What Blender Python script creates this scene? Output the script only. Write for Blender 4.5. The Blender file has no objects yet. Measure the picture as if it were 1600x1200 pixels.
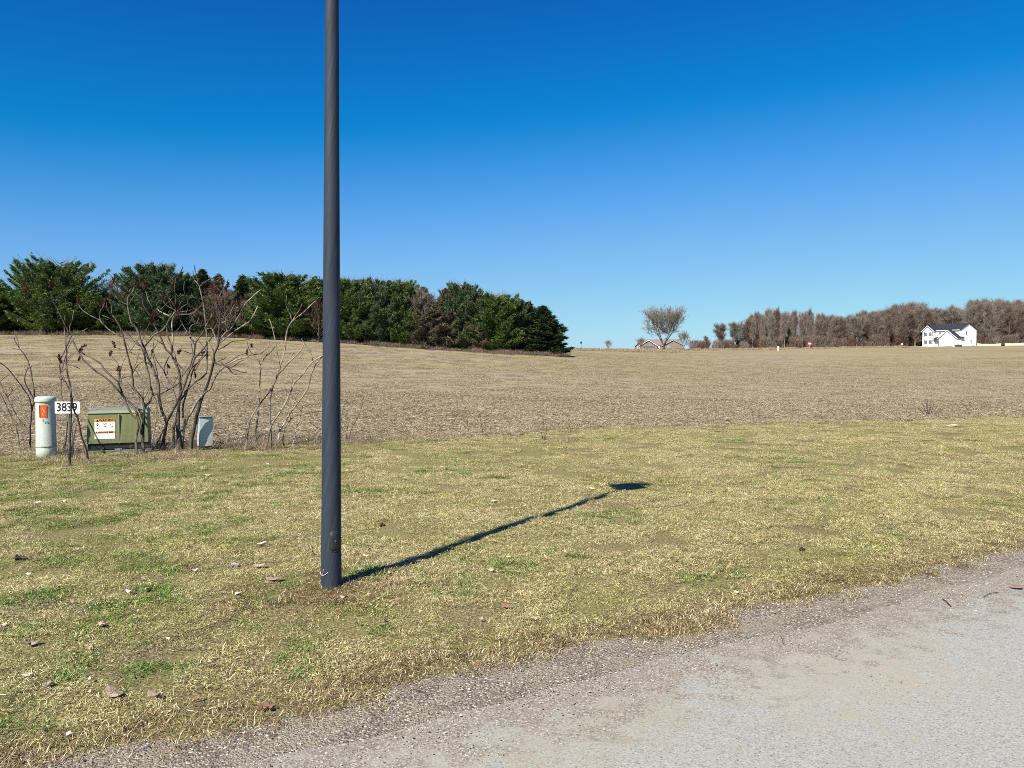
import bpy, math, random
import numpy as np
from mathutils import Vector, Matrix

# ------------------------------------------------------------------ camera, world, sun, exposure
SC = bpy.context.scene
R = math.radians
CAMH, F, HOR = 1.6, 1200.0, 566.0
PITCH = math.atan((600 - HOR) / F)
cam_d = bpy.data.cameras.new('camera')
cam = bpy.data.objects.new('camera', cam_d)
SC.collection.objects.link(cam)
cam.location = (0, 0, CAMH)
cam.rotation_euler = (R(90) - PITCH, 0, 0)
cam_d.sensor_width = 36; cam_d.lens = 36 * F / 1600
cam_d.clip_start = 0.05; cam_d.clip_end = 6000
SC.camera = cam

SUN_AZ = math.atan2(0.53, 0.85)          # the light travels towards this heading (from +Y to +X)
SUN_EL = R(43.0)
W = bpy.data.worlds.new('World'); SC.world = W; W.use_nodes = True
wn = W.node_tree; wn.nodes.clear()
sky = wn.nodes.new('ShaderNodeTexSky'); sky.sky_type = 'NISHITA'; sky.sun_disc = False
sky.sun_elevation = SUN_EL; sky.sun_rotation = SUN_AZ + math.pi
sky.air_density = 1.0; sky.dust_density = 0.3; sky.ozone_density = 3.0; sky.altitude = 250
sep = wn.nodes.new('ShaderNodeSeparateColor'); cmb = wn.nodes.new('ShaderNodeCombineColor')
bg = wn.nodes.new('ShaderNodeBackground'); bg.inputs[1].default_value = 0.084
wo = wn.nodes.new('ShaderNodeOutputWorld')
wn.links.new(sky.outputs[0], sep.inputs[0])
def _wm(op, a, b, c=None):
    m = wn.nodes.new('ShaderNodeMath'); m.operation = op
    for k, v in enumerate((a, b, c)):
        if v is None: continue
        if isinstance(v, (int, float)): m.inputs[k].default_value = v
        else: wn.links.new(v, m.inputs[k])
    return m.outputs[0]
# grade of the physical sky: deep, clear, saturated spring blue, pale at the horizon
for ch, (l1, l2) in enumerate((((.90, -1.48), (.40, .13)), ((.92, -.94), (.55, .56)), ((.98, -.10), (.12, 5.35)))):
    v = _wm('MULTIPLY_ADD', sep.outputs[ch], *l1)
    if l2: v = _wm('SMOOTH_MIN', v, _wm('MULTIPLY_ADD', sep.outputs[ch], *l2), .6)
    wn.links.new(_wm('SMOOTH_MAX', v, .035, .12), cmb.inputs[ch])
wn.links.new(cmb.outputs[0], bg.inputs[0]); wn.links.new(bg.outputs[0], wo.inputs[0])

sl = bpy.data.lights.new('sun', 'SUN'); sl.energy = 5.0; sl.angle = R(0.45); sl.color = (1.0, 0.945, 0.85)
so = bpy.data.objects.new('sun', sl); SC.collection.objects.link(so)
sd = Vector((math.sin(SUN_AZ) * math.cos(SUN_EL), math.cos(SUN_AZ) * math.cos(SUN_EL), -math.sin(SUN_EL)))
so.rotation_euler = sd.to_track_quat('-Z', 'Y').to_euler(); so.location = (-20, -30, 40)

SC.view_settings.view_transform = 'Standard'; SC.view_settings.look = 'None'
SC.view_settings.exposure = 0.75; SC.view_settings.gamma = 1
SC.cycles.use_denoising = False; SC.cycles.filter_width = 0.9
SC.cycles.max_bounces = 5; SC.cycles.diffuse_bounces = 3; SC.cycles.transparent_max_bounces = 4
SC.cycles.sample_clamp_indirect = 4

rng = np.random.default_rng(7)
random.seed(7)
PI = math.pi

# ------------------------------------------------------------------ projections
def ray(px, py):
    x = (px - 800) / F; y = -(py - 600) / F
    c, s = math.cos(PITCH), math.sin(PITCH)
    return np.array([x, c + y * s, -s + y * c])
def at(px, py, Y):
    d = ray(px, py); k = Y / d[1]
    return np.array([d[0] * k, Y, CAMH + d[2] * k])

# ------------------------------------------------------------------ noise in numpy
def _hash(i, j, k):
    h = (i * 374761393 + j * 668265263 + k * 2147483647) & 0xffffffff
    h = ((h ^ (h >> 13)) * 1274126177) & 0xffffffff
    return ((h ^ (h >> 16)) & 0xffff) / 65535.0
def vnoise(x, y, seed=0):
    x = np.asarray(x, float); y = np.asarray(y, float)
    i = np.floor(x).astype(np.int64); j = np.floor(y).astype(np.int64)
    fx = x - i; fy = y - j; fx = fx * fx * (3 - 2 * fx); fy = fy * fy * (3 - 2 * fy)
    a = _hash(i, j, seed); b = _hash(i + 1, j, seed); c = _hash(i, j + 1, seed); d = _hash(i + 1, j + 1, seed)
    return (a * (1 - fx) + b * fx) * (1 - fy) + (c * (1 - fx) + d * fx) * fy
def fbm(x, y, seed=0, o=3):
    s = 0; a = 1; n = 0
    for k in range(o):
        s = s + a * vnoise(np.asarray(x) * 2 ** k, np.asarray(y) * 2 ** k, seed + k * 17); n += a; a *= .5
    return s / n

# ------------------------------------------------------------------ terrain height
TY = np.array([14, 20, 30, 45, 65, 95, 140, 200, 280, 400.])
TC = np.array([-500, 0, 300, 500, 700, 885, 1000, 1100, 1200, 1450, 1600, 2100.])
TR = np.array([
 [703, 650, 610, 575, 546, 521, 524, 528, 534, 545],
 [703, 650, 610, 575, 546, 522, 524, 528, 534, 545],
 [703, 652, 612, 578, 549, 524, 527, 530, 536, 546],
 [703, 655, 618, 588, 560, 533, 535, 537, 541, 548],
 [703, 657, 622, 595, 573, 549, 546, 546, 549, 551],
 [703, 659, 625, 600, 582, 558, 551.5, 546.5, 548, 550],
 [703, 661, 628, 604, 586, 569, 558, 549.5, 547, 549],
 [703, 662, 629, 606, 590, 575, 562, 552, 547.5, 549],
 [703, 662, 630, 606, 591, 577, 565, 554, 545.5, 546],
 [703, 662, 630, 607, 592, 579, 567, 554.5, 541.5, 540],
 [703, 662, 630, 607, 592, 578, 564, 551, 539.5, 537],
 [703, 662, 630, 607, 591, 576, 562, 549, 537, 533]], float)
TZ = CAMH + (HOR - TR) / F * TY[None, :]
TZ[:, 0] = 0
NU, NL = 260, 260
_us = np.linspace(-500, 2100, NU); _ls = np.linspace(math.log(10), math.log(500), NL)
_tmp = np.array([np.interp(_ls, np.log(TY), TZ[i], left=0) for i in range(len(TC))])
TG = np.array([np.interp(_us, TC, _tmp[:, j]) for j in range(NL)]).T
def _blur(a, n, ax):
    for _ in range(3):
        p = np.take(a, np.clip(np.arange(-n, a.shape[ax] + n), 0, a.shape[ax] - 1), axis=ax)
        c = np.cumsum(np.insert(p, 0, 0, axis=ax), axis=ax)
        a = (np.take(c, np.arange(2 * n + 1, c.shape[ax]), axis=ax) - np.take(c, np.arange(0, c.shape[ax] - 2 * n - 1), axis=ax)) / (2 * n + 1)
    return a
TG = _blur(_blur(TG, 5, 0), 3, 1)
EA = np.array([0.870, 0.492]); EN = np.array([-0.492, 0.870])      # along the road, across it
def st(x, y): return x * EA[0] + y * EA[1], x * EN[0] + y * EN[1]
def xy(s, t): return s * EA[0] + t * EN[0], s * EA[1] + t * EN[1]
def sstep(a, b, x):
    x = np.clip((x - a) / (b - a), 0, 1); return x * x * (3 - 2 * x)
def t_field(s): return np.interp(s, [-40, -9, -1, 5.4, 13.7, 24.5, 60], [18, 16.4, 15.7, 14.8, 14.4, 12.4, 8]) + (vnoise(s * .9, 3) - .5) * .9 + (vnoise(s * 3, 9) - .5) * .4
def t_grass(s): return 3.52 + (vnoise(s * 1.3, 5) - .5) * .22 + (vnoise(s * 5, 8) - .5) * .12
def t_road(s): return 3.08 + (vnoise(s * 1.1, 15) - .5) * .25 + (vnoise(s * 4, 18) - .5) * .1
def H(x, y):
    x = np.asarray(x, float); y = np.asarray(y, float)
    Yc = np.maximum(y, 10.0)
    c = np.clip(800 + F * x / Yc, -500, 2100)
    l = np.clip(np.log(Yc), _ls[0], _ls[-1])
    fu = (c + 500) / 2600 * (NU - 1); fl = (l - _ls[0]) / (_ls[-1] - _ls[0]) * (NL - 1)
    i = np.clip(fu.astype(int), 0, NU - 2); j = np.clip(fl.astype(int), 0, NL - 2); a = fu - i; b = fl - j
    z = TG[i, j] * (1 - a) * (1 - b) + TG[i + 1, j] * a * (1 - b) + TG[i, j + 1] * (1 - a) * b + TG[i + 1, j + 1] * a * b
    s, t = st(x, y)
    g = sstep(3.3, 4.4, t)
    z = z + g * (0.03 + (fbm(x * 1.1, y * 1.1, 3) - .5) * .05 + (vnoise(x * 4.5, y * 4.5, 8) - .5) * .018)
    z = z + (1 - g) * ((fbm(x * .9, y * .9, 31) - .5) * .02)
    z = z + sstep(14, 18, t) * (fbm(x * .3, y * .3, 12) - .5) * .06
    return z
def ground(px, py):
    d = ray(px, py); lo = 1.0
    ks = np.geomspace(2, 700, 1500)
    P = d[None, :] * ks[:, None]; P[:, 2] += CAMH
    below = P[:, 2] < H(P[:, 0], P[:, 1])
    i = int(np.argmax(below)) if below.any() else len(ks) - 1
    a, b = ks[max(i - 1, 0)], ks[i]
    for _ in range(24):
        m = (a + b) / 2; p = d * m
        if p[2] + CAMH < float(H(p[0], p[1])): b = m
        else: a = m
    p = d * b
    return np.array([p[0], p[1], float(H(p[0], p[1]))])

# ------------------------------------------------------------------ materials
def newmat(name):
    m = bpy.data.materials.new(name); m.use_nodes = True
    nt = m.node_tree; nt.nodes.clear()
    o = nt.nodes.new('ShaderNodeOutputMaterial'); p = nt.nodes.new('ShaderNodeBsdfPrincipled')
    nt.links.new(p.outputs[0], o.inputs[0])
    return m, nt, p
class NB:
    def __init__(s, nt): s.nt = nt
    def n(s, t, **k):
        nd = s.nt.nodes.new(t)
        for a, v in k.items(): setattr(nd, a, v)
        return nd
    def l(s, a, b): s.nt.links.new(a, b)
    def _in(s, sock, v):
        if hasattr(v, 'is_linked') or hasattr(v, 'links'): s.l(v, sock)
        elif v is not None: sock.default_value = v
    def math(s, op, a, b=None, c=None, clamp=False):
        m = s.n('ShaderNodeMath', operation=op, use_clamp=clamp)
        s._in(m.inputs[0], a); s._in(m.inputs[1], b)
        if c is not None: s._in(m.inputs[2], c)
        return m.outputs[0]
    def noise(s, vec, scale, detail=3, rough=.55, dist=0):
        m = s.n('ShaderNodeTexNoise'); s.l(vec, m.inputs['Vector'])
        m.inputs['Scale'].default_value = scale; m.inputs['Detail'].default_value = detail
        m.inputs['Roughness'].default_value = rough; m.inputs['Distortion'].default_value = dist
        return m.outputs['Fac']
    def voro(s, vec, scale, feat='F1', out='Distance'):
        m = s.n('ShaderNodeTexVoronoi', feature=feat); s.l(vec, m.inputs['Vector']); m.inputs['Scale'].default_value = scale
        return m.outputs[out]
    def pos(s): return s.n('ShaderNodeNewGeometry').outputs['Position']
    def obj(s): return s.n('ShaderNodeTexCoord').outputs['Object']
    def map(s, vec, scale=(1, 1, 1), rot=(0, 0, 0), loc=(0, 0, 0)):
        m = s.n('ShaderNodeMapping'); s.l(vec, m.inputs[0])
        m.inputs['Scale'].default_value = scale; m.inputs['Rotation'].default_value = rot; m.inputs['Location'].default_value = loc
        return m.outputs[0]
    def ramp(s, fac, stops, interp='LINEAR'):
        r = s.n('ShaderNodeValToRGB'); s._in(r.inputs[0], fac); e = r.color_ramp; e.interpolation = interp
        while len(e.elements) > 1: e.elements.remove(e.elements[0])
        e.elements[0].position = stops[0][0]; e.elements[0].color = (*stops[0][1], 1)
        for p, c in stops[1:]:
            k = e.elements.new(p); k.color = (*c, 1)
        return r.outputs[0]
    def rng(s, v, a, b, c=0., d=1., smooth=False):
        m = s.n('ShaderNodeMapRange'); m.interpolation_type = 'SMOOTHSTEP' if smooth else 'LINEAR'
        s._in(m.inputs[0], v)
        for i, q in zip((1, 2, 3, 4), (a, b, c, d)): m.inputs[i].default_value = q
        return m.outputs[0]
    def mix(s, f, a, b, mode='MIX'):
        m = s.n('ShaderNodeMix', data_type='RGBA', blend_type=mode)
        s._in(m.inputs[0], f)
        for sk, v in ((m.inputs[6], a), (m.inputs[7], b)):
            if isinstance(v, tuple): sk.default_value = (*v, 1) if len(v) == 3 else v
            else: s.l(v, sk)
        return m.outputs[2]
    def dot(s, v, w):
        m = s.n('ShaderNodeVectorMath', operation='DOT_PRODUCT'); s.l(v, m.inputs[0]); m.inputs[1].default_value = w
        return m.outputs['Value']
    def attr(s, name):
        m = s.n('ShaderNodeAttribute'); m.attribute_name = name; return m.outputs['Fac']
    def bump(s, h, strength, dist, nrm=None):
        m = s.n('ShaderNodeBump'); m.inputs['Strength'].default_value = strength; m.inputs['Distance'].default_value = dist
        s.l(h, m.inputs['Height'])
        if nrm is not None: s.l(nrm, m.inputs['Normal'])
        return m.outputs[0]
def fin(b, p, col, rough=.8, nrm=None, spec=.3, metal=0):
    if isinstance(col, tuple): p.inputs['Base Color'].default_value = (*col, 1)
    else: b.l(col, p.inputs['Base Color'])
    b._in(p.inputs['Roughness'], rough)
    p.inputs['Specular IOR Level'].default_value = spec; p.inputs['Metallic'].default_value = metal
    if nrm is not None: b.l(nrm, p.inputs['Normal'])
MAT = {}
def simple(name, col, rough=.7, spec=.3, var=.12, scale=6, bump=0, metal=0):
    m, nt, p = newmat(name); b = NB(nt); o = b.obj()
    n = b.noise(o, scale, 4, .6)
    f = b.rng(n, .3, .7, 1 - var, 1 + var)
    c = b.mix(1.0, col, b.ramp(0.5, [(0, (1, 1, 1))]), 'MULTIPLY') if False else None
    mm = b.n('ShaderNodeVectorMath', operation='SCALE'); mm.inputs[0].default_value = col; b.l(f, mm.inputs['Scale'])
    fin(b, p, mm.outputs[0], rough, b.bump(b.noise(o, scale * 8, 3), bump, .01) if bump else None, spec, metal)
    MAT[name] = m; return m
def weathered(name, col, dirt, rough=.5, amount=.5):
    m, nt, p = newmat(name); b = NB(nt); o = b.obj()
    st_ = b.noise(b.map(o, (16, 16, 1.6)), 1, 4, .6); sp_ = b.noise(o, 30, 5, .7); z = b.dot(o, (0, 0, 1)); n = b.noise(o, 4, 4, .6)
    f = b.math('MULTIPLY', b.rng(st_, .48, .72), amount)
    f = b.math('ADD', f, b.math('MULTIPLY', b.rng(z, .12, .42, 1, 0), b.rng(sp_, .42, .62, 0, .9)), clamp=True)
    c = b.mix(b.rng(n, .35, .7, 0, .25), col, tuple(q * 1.25 for q in col)); c = b.mix(f, c, dirt)
    fin(b, p, c, b.rng(n, .3, .7, rough, rough + .2), b.bump(sp_, .06, .004), .4); MAT[name] = m; return m

# --- dead and living turf blades
def m_blade():
    m, nt, p = newmat('turf_blade'); b = NB(nt); P = b.pos()
    r1, r2 = b.attr('r1'), b.attr('r2')
    flat = b.map(P, (1, 1, 0))
    straw = b.ramp(r1, [(0, (0.171, 0.119, 0.054)), (.2, (0.386, 0.303, 0.134)), (.6, (0.621, 0.531, 0.264)), (1, (0.877, 0.802, 0.517))])
    olive = b.ramp(r1, [(0, (0.108, 0.114, 0.028)), (.5, (0.356, 0.365, 0.099)), (1, (0.594, 0.604, 0.220))])
    green = b.ramp(r1, [(0, (.04, .07, .015)), (.5, (.13, .19, .04)), (1, (.28, .36, .09))])
    brown = b.ramp(r1, [(0, (.09, .05, .025)), (.6, (.24, .15, .08)), (1, (.42, .30, .18))])
    n1 = b.noise(flat, .55, 4, .6); n2 = b.noise(b.map(flat, loc=(31, 7, 0)), 2.6, 4, .65); n3 = b.noise(b.map(flat, loc=(11, 57, 0)), .9, 4, .6)
    of = b.math('ADD', b.rng(n1, .42, .66, .02, .55), b.rng(n2, .35, .65, -.2, .25))
    c = b.mix(b.math('LESS_THAN', r2, of), straw, olive)
    # living green: more to the left (away from the road's sunny right end)
    sx = b.dot(P, (1, 0, 0))
    lf = b.rng(sx, -4, 0.8, .15, -.05)
    gf = b.rng(b.math('ADD', b.noise(b.map(flat, loc=(3, 91, 0)), 1.5, 5, .65), lf), .60, .74, 0.03, .72)
    c = b.mix(b.math('GREATER_THAN', r2, b.math('SUBTRACT', 1.0, gf)), c, green)
    t = b.dot(P, (-.492, .870, 0))
    edge = b.rng(b.math('ADD', t, b.rng(n2, 0, 1, -.35, .35)), 3.6, 3.95, .55, 0)
    px = b.n('ShaderNodeVectorMath', operation='DISTANCE'); b.l(P, px.inputs[0]); px.inputs[1].default_value = (-1.35, 5.1, 0.05)
    pole = b.rng(px.outputs['Value'], .15, .75, .75, 0)
    bf = b.math('MAXIMUM', b.math('MAXIMUM', b.rng(n3, .64, .76, 0.02, .35), edge), pole)
    r3 = b.math('FRACT', b.math('MULTIPLY', r2, 7.31))
    c = b.mix(b.math('LESS_THAN', r3, bf), c, brown)
    sp_ = b.noise(b.map(P, (1, 1, 0), loc=(2, 8, 0)), 9, 5, .75)
    c = b.mix(b.rng(sp_, .53, .62, 0, .85), c, b.mix(1.0, c, (.42, .36, .26, 1), 'MULTIPLY'))
    c = b.mix(b.rng(sp_, .47, .38, 0, .8), c, b.mix(1.0, c, (1.35, 1.33, 1.25, 1), 'MULTIPLY'))
    fin(b, p, c, .65, None, .25)
    # thin leaves let some light through
    tr = b.n('ShaderNodeBsdfTranslucent'); b.l(c, tr.inputs[0])
    ms = b.n('ShaderNodeMixShader'); ms.inputs[0].default_value = .25
    b.l(p.outputs[0], ms.inputs[1]); b.l(tr.outputs[0], ms.inputs[2])
    b.l(ms.outputs[0], [n for n in nt.nodes if n.type == 'OUTPUT_MATERIAL'][0].inputs[0])
    MAT['blade'] = m
m_blade()
def m_leafy(name, stops, trans=.25):
    m, nt, p = newmat(name); b = NB(nt)
    c = b.ramp(b.attr('r1'), stops); fin(b, p, c, .6, None, .25)
    if trans:
        tr = b.n('ShaderNodeBsdfTranslucent'); b.l(c, tr.inputs[0])
        ms = b.n('ShaderNodeMixShader'); ms.inputs[0].default_value = trans
        b.l(p.outputs[0], ms.inputs[1]); b.l(tr.outputs[0], ms.inputs[2])
        b.l(ms.outputs[0], [n for n in nt.nodes if n.type == 'OUTPUT_MATERIAL'][0].inputs[0])
    MAT[name] = m; return m
m_leafy('green_weed', [(0, (.05, .09, .02)), (.5, (.14, .23, .045)), (1, (.30, .42, .10))])
m_leafy('residue', [(0, (.18, .142, .086)), (.3, (.26, .21, .128)), (.7, (.36, .298, .185)), (1, (.56, .475, .32))], 0)
m_leafy('dead_thatch', [(0, (.07, .05, .025)), (.4, (.22, .17, .09)), (.8, (.42, .35, .19)), (1, (.64, .56, .34))], .1)
m_leafy('dead_grass', [(0, (.18, .13, .07)), (.5, (.38, .29, .17)), (1, (.60, .50, .32))])
m_leafy('needle_green', [(0, (0.032, 0.058, 0.020)), (.45, (0.079, 0.137, 0.038)), (.8, (0.150, 0.214, 0.052)), (1, (0.265, 0.308, 0.078))], .15)
m_leafy('needle_blue', [(0, (0.030, 0.057, 0.034)), (.5, (0.077, 0.132, 0.060)), (1, (0.188, 0.248, 0.101))], .15)
m_leafy('needle_dark', [(0, (0.022, 0.037, 0.019)), (.6, (0.051, 0.080, 0.031)), (1, (0.120, 0.146, 0.047))], .12)
m_leafy('needle_brown', [(0, (0.048, 0.038, 0.028)), (.5, (0.127, 0.104, 0.066)), (.85, (0.215, 0.186, 0.121)), (1, (0.088, 0.121, 0.044))], .1)
m_leafy('twig_grey', [(0, (.10, .084, .070)), (.6, (.215, .183, .150)), (1, (.41, .35, .29))], 0)
m_leafy('twig_brown', [(0, (.085, .060, .048)), (.6, (.185, .132, .104)), (1, (.35, .26, .205))], 0)
m_leafy('twig_red', [(0, (0.063, 0.032, 0.025)), (.6, (0.144, 0.078, 0.057)), (1, (0.253, 0.149, 0.109))], 0)

def m_verge():
    m, nt, p = newmat('turf_soil'); b = NB(nt); P = b.map(b.pos(), (1, 1, 0))
    n = b.noise(P, 60, 5, .7); n2 = b.noise(P, 1.2, 4, .6)
    c = b.ramp(n, [(.35, (.06, .048, .02)), (.5, (.20, .165, .075)), (.66, (.46, .39, .19))])
    c = b.mix(b.rng(n2, .4, .65, 0, .7), c, b.ramp(n, [(.3, (.07, .07, .02)), (.65, (.32, .31, .10))]))
    fin(b, p, c, .95, b.bump(n, .8, .02), .1); MAT['verge'] = m
m_verge()
def m_field():
    m, nt, p = newmat('stubble_field'); b = NB(nt); P = b.map(b.pos(), (1, 1, 0))
    d = b.dot(P, (-.492, .870, 0))
    far = b.rng(b.dot(P, (0, 1, 0)), 40, 220)
    st_ = b.map(P, (1, 1, 1), rot=(0, 0, R(-20)))
    n = b.noise(b.map(st_, (9, 14, 1)), 1, 6, .75); n2 = b.noise(b.map(P, (.9, 1.8, 1)), 1, 5, .7); n3 = b.noise(b.map(P, (.03, .11, 1)), 1, 5, .6, .4)
    mixn = b.math('ADD', b.math('MULTIPLY', n, .62), b.math('MULTIPLY', n2, .38))
    c = b.ramp(mixn, [(.34, (.145, .110, .064)), (.42, (.22, .176, .106)), (.5, (.285, .232, .142)), (.6, (.375, .31, .20)), (.68, (.50, .43, .29))])
    olive = b.mix(1.0, c, (.90, .93, .70, 1), 'MULTIPLY')
    c = b.mix(b.math('MULTIPLY', b.rng(n3, .44, .58, 0, 1), b.rng(b.dot(P, (0, 1, 0)), 25, 80, .3, 1)), c, olive)
    n4 = b.noise(b.map(P, (.02, .085, 1), loc=(5, 3, 0)), 1, 4, .6, .6)
    c = b.mix(b.math('MULTIPLY', b.rng(n4, .54, .62, 0, .6), far), c, b.mix(1.0, c, (.55, .55, .42, 1), 'MULTIPLY'))
    # tilled rows across the slope
    w = b.noise(b.map(P, (.05, 1.0, 1), rot=(0, 0, R(-9))), 1, 3, .6)
    c = b.mix(b.rng(w, .48, .66, 0, .28), c, b.mix(1.0, c, (1.22, 1.18, 1.15, 1), 'MULTIPLY'))
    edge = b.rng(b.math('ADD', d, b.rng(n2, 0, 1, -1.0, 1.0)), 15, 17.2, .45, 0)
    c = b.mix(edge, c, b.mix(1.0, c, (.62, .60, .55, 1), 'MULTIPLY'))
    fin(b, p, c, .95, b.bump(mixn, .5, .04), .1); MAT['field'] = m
m_field()
def m_road():
    m, nt, p = newmat('worn_asphalt'); b = NB(nt); P = b.map(b.pos(), (1, 1, 0))
    t = b.dot(P, (-.492, .870, 0)); s = b.dot(P, (.870, .492, 0))
    a = b.voro(P, 150, out='Color'); g = b.n('ShaderNodeSeparateColor'); b.l(a, g.inputs[0])
    n = b.noise(P, 160, 3, .7); n2 = b.noise(P, .8, 5, .62); n3 = b.noise(P, 6, 5, .65)
    base = b.ramp(g.outputs[0], [(0, (0.137, 0.130, 0.104)), (.12, (0.264, 0.256, 0.211)), (.6, (0.341, 0.331, 0.277)), (1, (0.414, 0.403, 0.339))])
    base = b.mix(b.rng(n, .35, .65, 0, .35), base, (.27, .265, .25, 1))
    sand = b.ramp(n, [(.3, (0.205, 0.178, 0.122)), (.5, (0.327, 0.295, 0.210)), (.7, (0.409, 0.379, 0.278))])
    k = b.math('ADD', b.rng(t, 1.7, 2.9, -.25, .38), b.math('ADD', b.rng(n2, .3, .7, -.42, .42), b.rng(n3, .3, .7, -.32, .32)))
    k = b.math('ADD', k, 0.12)
    c = b.mix(b.rng(k, 0, .6, 0, .7, True), base, sand)
    c = b.mix(b.rng(b.noise(b.map(P, loc=(9, 2, 0)), .45, 4, .6), .45, .7, 0, .22), c, (.42, .39, .33, 1))
    sp = b.voro(b.map(P, loc=(4, 4, 0)), 34)
    c = b.mix(b.math('LESS_THAN', sp, .05), c, (.10, .09, .075, 1))
    dk = b.math('ADD', b.rng(t, 2.2, 3.08, -.36, .30), b.math('ADD', b.rng(n3, .35, .7, -.15, .45), b.rng(n, .35, .65, -.12, .12)))
    c = b.mix(b.rng(dk, .10, .30, 0, .8), c, b.ramp(g.outputs[0], [(0, (.12, .10, .075)), (.6, (.25, .215, .17)), (.9, (.36, .32, .26)), (1, (.58, .53, .45))]))
    h = b.math('ADD', b.math('MULTIPLY', b.voro(P, 95), -1), n)
    fin(b, p, c, .85, b.bump(h, .25, .004), .25); MAT['road'] = m
m_road()
def m_gravel():
    m, nt, p = newmat('gravel_shoulder'); b = NB(nt); P = b.map(b.pos(), (1, 1, 0))
    v = b.n('ShaderNodeTexVoronoi'); b.l(P, v.inputs['Vector']); v.inputs['Scale'].default_value = 95
    g = b.n('ShaderNodeSeparateColor'); b.l(v.outputs['Color'], g.inputs[0])
    n = b.noise(P, 90, 4, .7); n3 = b.noise(P, 4, 4, .6)
    c = b.ramp(g.outputs[0], [(0, (0.148, 0.119, 0.083)), (.45, (0.253, 0.211, 0.152)), (.8, (0.357, 0.302, 0.220)), (.93, (0.542, 0.478, 0.363)), (1, (0.887, 0.811, 0.638))])
    c = b.mix(b.rng(v.outputs['Distance'], .45, .75, 0, .7), c, (.11, .095, .075, 1))
    c = b.mix(b.rng(b.math('ADD', n3, b.math('MULTIPLY', b.math('SUBTRACT', n, .5), .5)), .46, .58, 0, .8), c, b.ramp(n, [(.3, (.17, .14, .095)), (.7, (.44, .38, .275))]))
    fin(b, p, c, .9, b.bump(b.math('ADD', b.math('MULTIPLY', v.outputs['Distance'], -1), n), .8, .012), .25); MAT['gravel'] = m
m_gravel()
def m_bark(name, dark, light, sc):
    m, nt, p = newmat(name); b = NB(nt); o = b.obj()
    n = b.noise(b.map(o, (1, 1, .35)), sc, 5, .7); n2 = b.noise(o, sc * .12, 3)
    f = b.math('ADD', b.math('MULTIPLY', n, .6), b.math('MULTIPLY', n2, .4))
    fin(b, p, b.ramp(f, [(.42, dark), (.57, light)]), .85, b.bump(n, .5, .01), .25); MAT[name] = m
m_bark('sumac_bark', (.013, .010, .008), (.17, .137, .108), 14)  # sumac barks: dark-to-pale spread also holds lit and shaded contrast in the colour
m_bark('sumac_trunk_bark', (.009, .008, .006), (.095, .078, .062), 18)
m_bark('pale_bark', (.035, .028, .022), (.36, .30, .23), 12)
m_bark('tree_bark', (.09, .078, .066), (.30, .26, .22), 4)
m_bark('seed_fuzz', (.022, .007, .006), (.085, .020, .014), 60)
def m_pole():
    m, nt, p = newmat('pole_sleeve'); b = NB(nt); o = b.obj()
    sx = b.n('ShaderNodeSeparateXYZ'); b.l(o, sx.inputs[0])
    an = b.math('ARCTAN2', sx.outputs[1], sx.outputs[0])
    # helical coordinates: the fine ribs climb around the pole
    hel = b.math('ADD', b.math('MULTIPLY', an, .07), b.math('MULTIPLY', sx.outputs[2], -.24))
    cx = b.n('ShaderNodeCombineXYZ'); b.l(hel, cx.inputs[0]); b.l(b.math('MULTIPLY', sx.outputs[2], .035), cx.inputs[1])
    n = b.noise(cx.outputs[0], 130, 3, .6); n2 = b.noise(cx.outputs[0], 34, 4, .6); n3 = b.noise(o, 3, 3)
    f = b.math('ADD', b.math('MULTIPLY', n, .45), b.math('MULTIPLY', n2, .55))
    c = b.ramp(f, [(.38, (.016, .023, .034)), (.5, (.022, .031, .045)), (.64, (.034, .047, .066))])
    c = b.mix(b.rng(n3, .4, .7, 0, .25), c, (.033, .042, .058, 1))
    fin(b, p, c, b.rng(f, .35, .65, .75, .62), b.bump(f, .3, .003), .3); MAT['pole'] = m
m_pole()
simple('pole_dark', (.022, .027, .034), .5, .4)
simple('pole_rim', (.09, .10, .115), .6, .3)
simple('lamp_metal', (.03, .033, .038), .45, .5)
simple('glass', (.5, .5, .48), .15, .5)
weathered('pedestal_plastic', (.44, .50, .42), (.26, .25, .20), .5, .35)
simple('pedestal_base', (.50, .55, .45), .6, .3, .1, 12)
weathered('cabinet_green', (.175, .192, .078), (.10, .10, .06), .5, .35)
simple('cabinet_lid', (.215, .235, .145), .45, .5, .12, 5)
simple('gap_dark', (.02, .022, .02), .6, .3)
simple('pad_dark', (.12, .135, .11), .9, .2, .3, 14, .3)
simple('concrete', (.30, .31, .29), .9, .2, .2, 14, .3)
weathered('grey_box', (.44, .49, .46), (.26, .25, .20), .5, .35)
simple('dark_box', (.03, .035, .035), .6, .3)
simple('sticker_white', (.82, .82, .80), .5, .3, .04)
simple('sticker_orange', (.80, .33, .05), .5, .3, .05)
simple('sticker_red', (.82, .10, .025), .5, .3, .06)
simple('sticker_yellow', (.80, .58, .03), .5, .3, .05)
simple('ink', (.015, .015, .018), .6, .2)
simple('ink_faded', (.25, .27, .30), .7, .2)
simple('sign_white', (.80, .80, .82), .45, .4, .04)
simple('post_green', (.09, .13, .11), .5, .4, .2, 20)
simple('steel', (.42, .44, .44), .4, .5, .1, 10, 0, .6)
simple('twine', (.55, .50, .42), .8)
simple('siding_white', (.80, .80, .78), .6, .3, .03, 1)
simple('trim_white', (.86, .86, .85), .6, .3, .02, 1)
simple('roof_dark', (.028, .031, .040), .85, .2, .2, 2)
simple('window_dark', (.10, .12, .14), .2, .5, .1)
simple('shutter', (.03, .035, .05), .6, .3)
simple('brick_brown', (.21, .17, .14), .85, .2, .2, 1.5)
simple('roof_brown', (.20, .165, .145), .9, .2, .2, 1.5)
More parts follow.
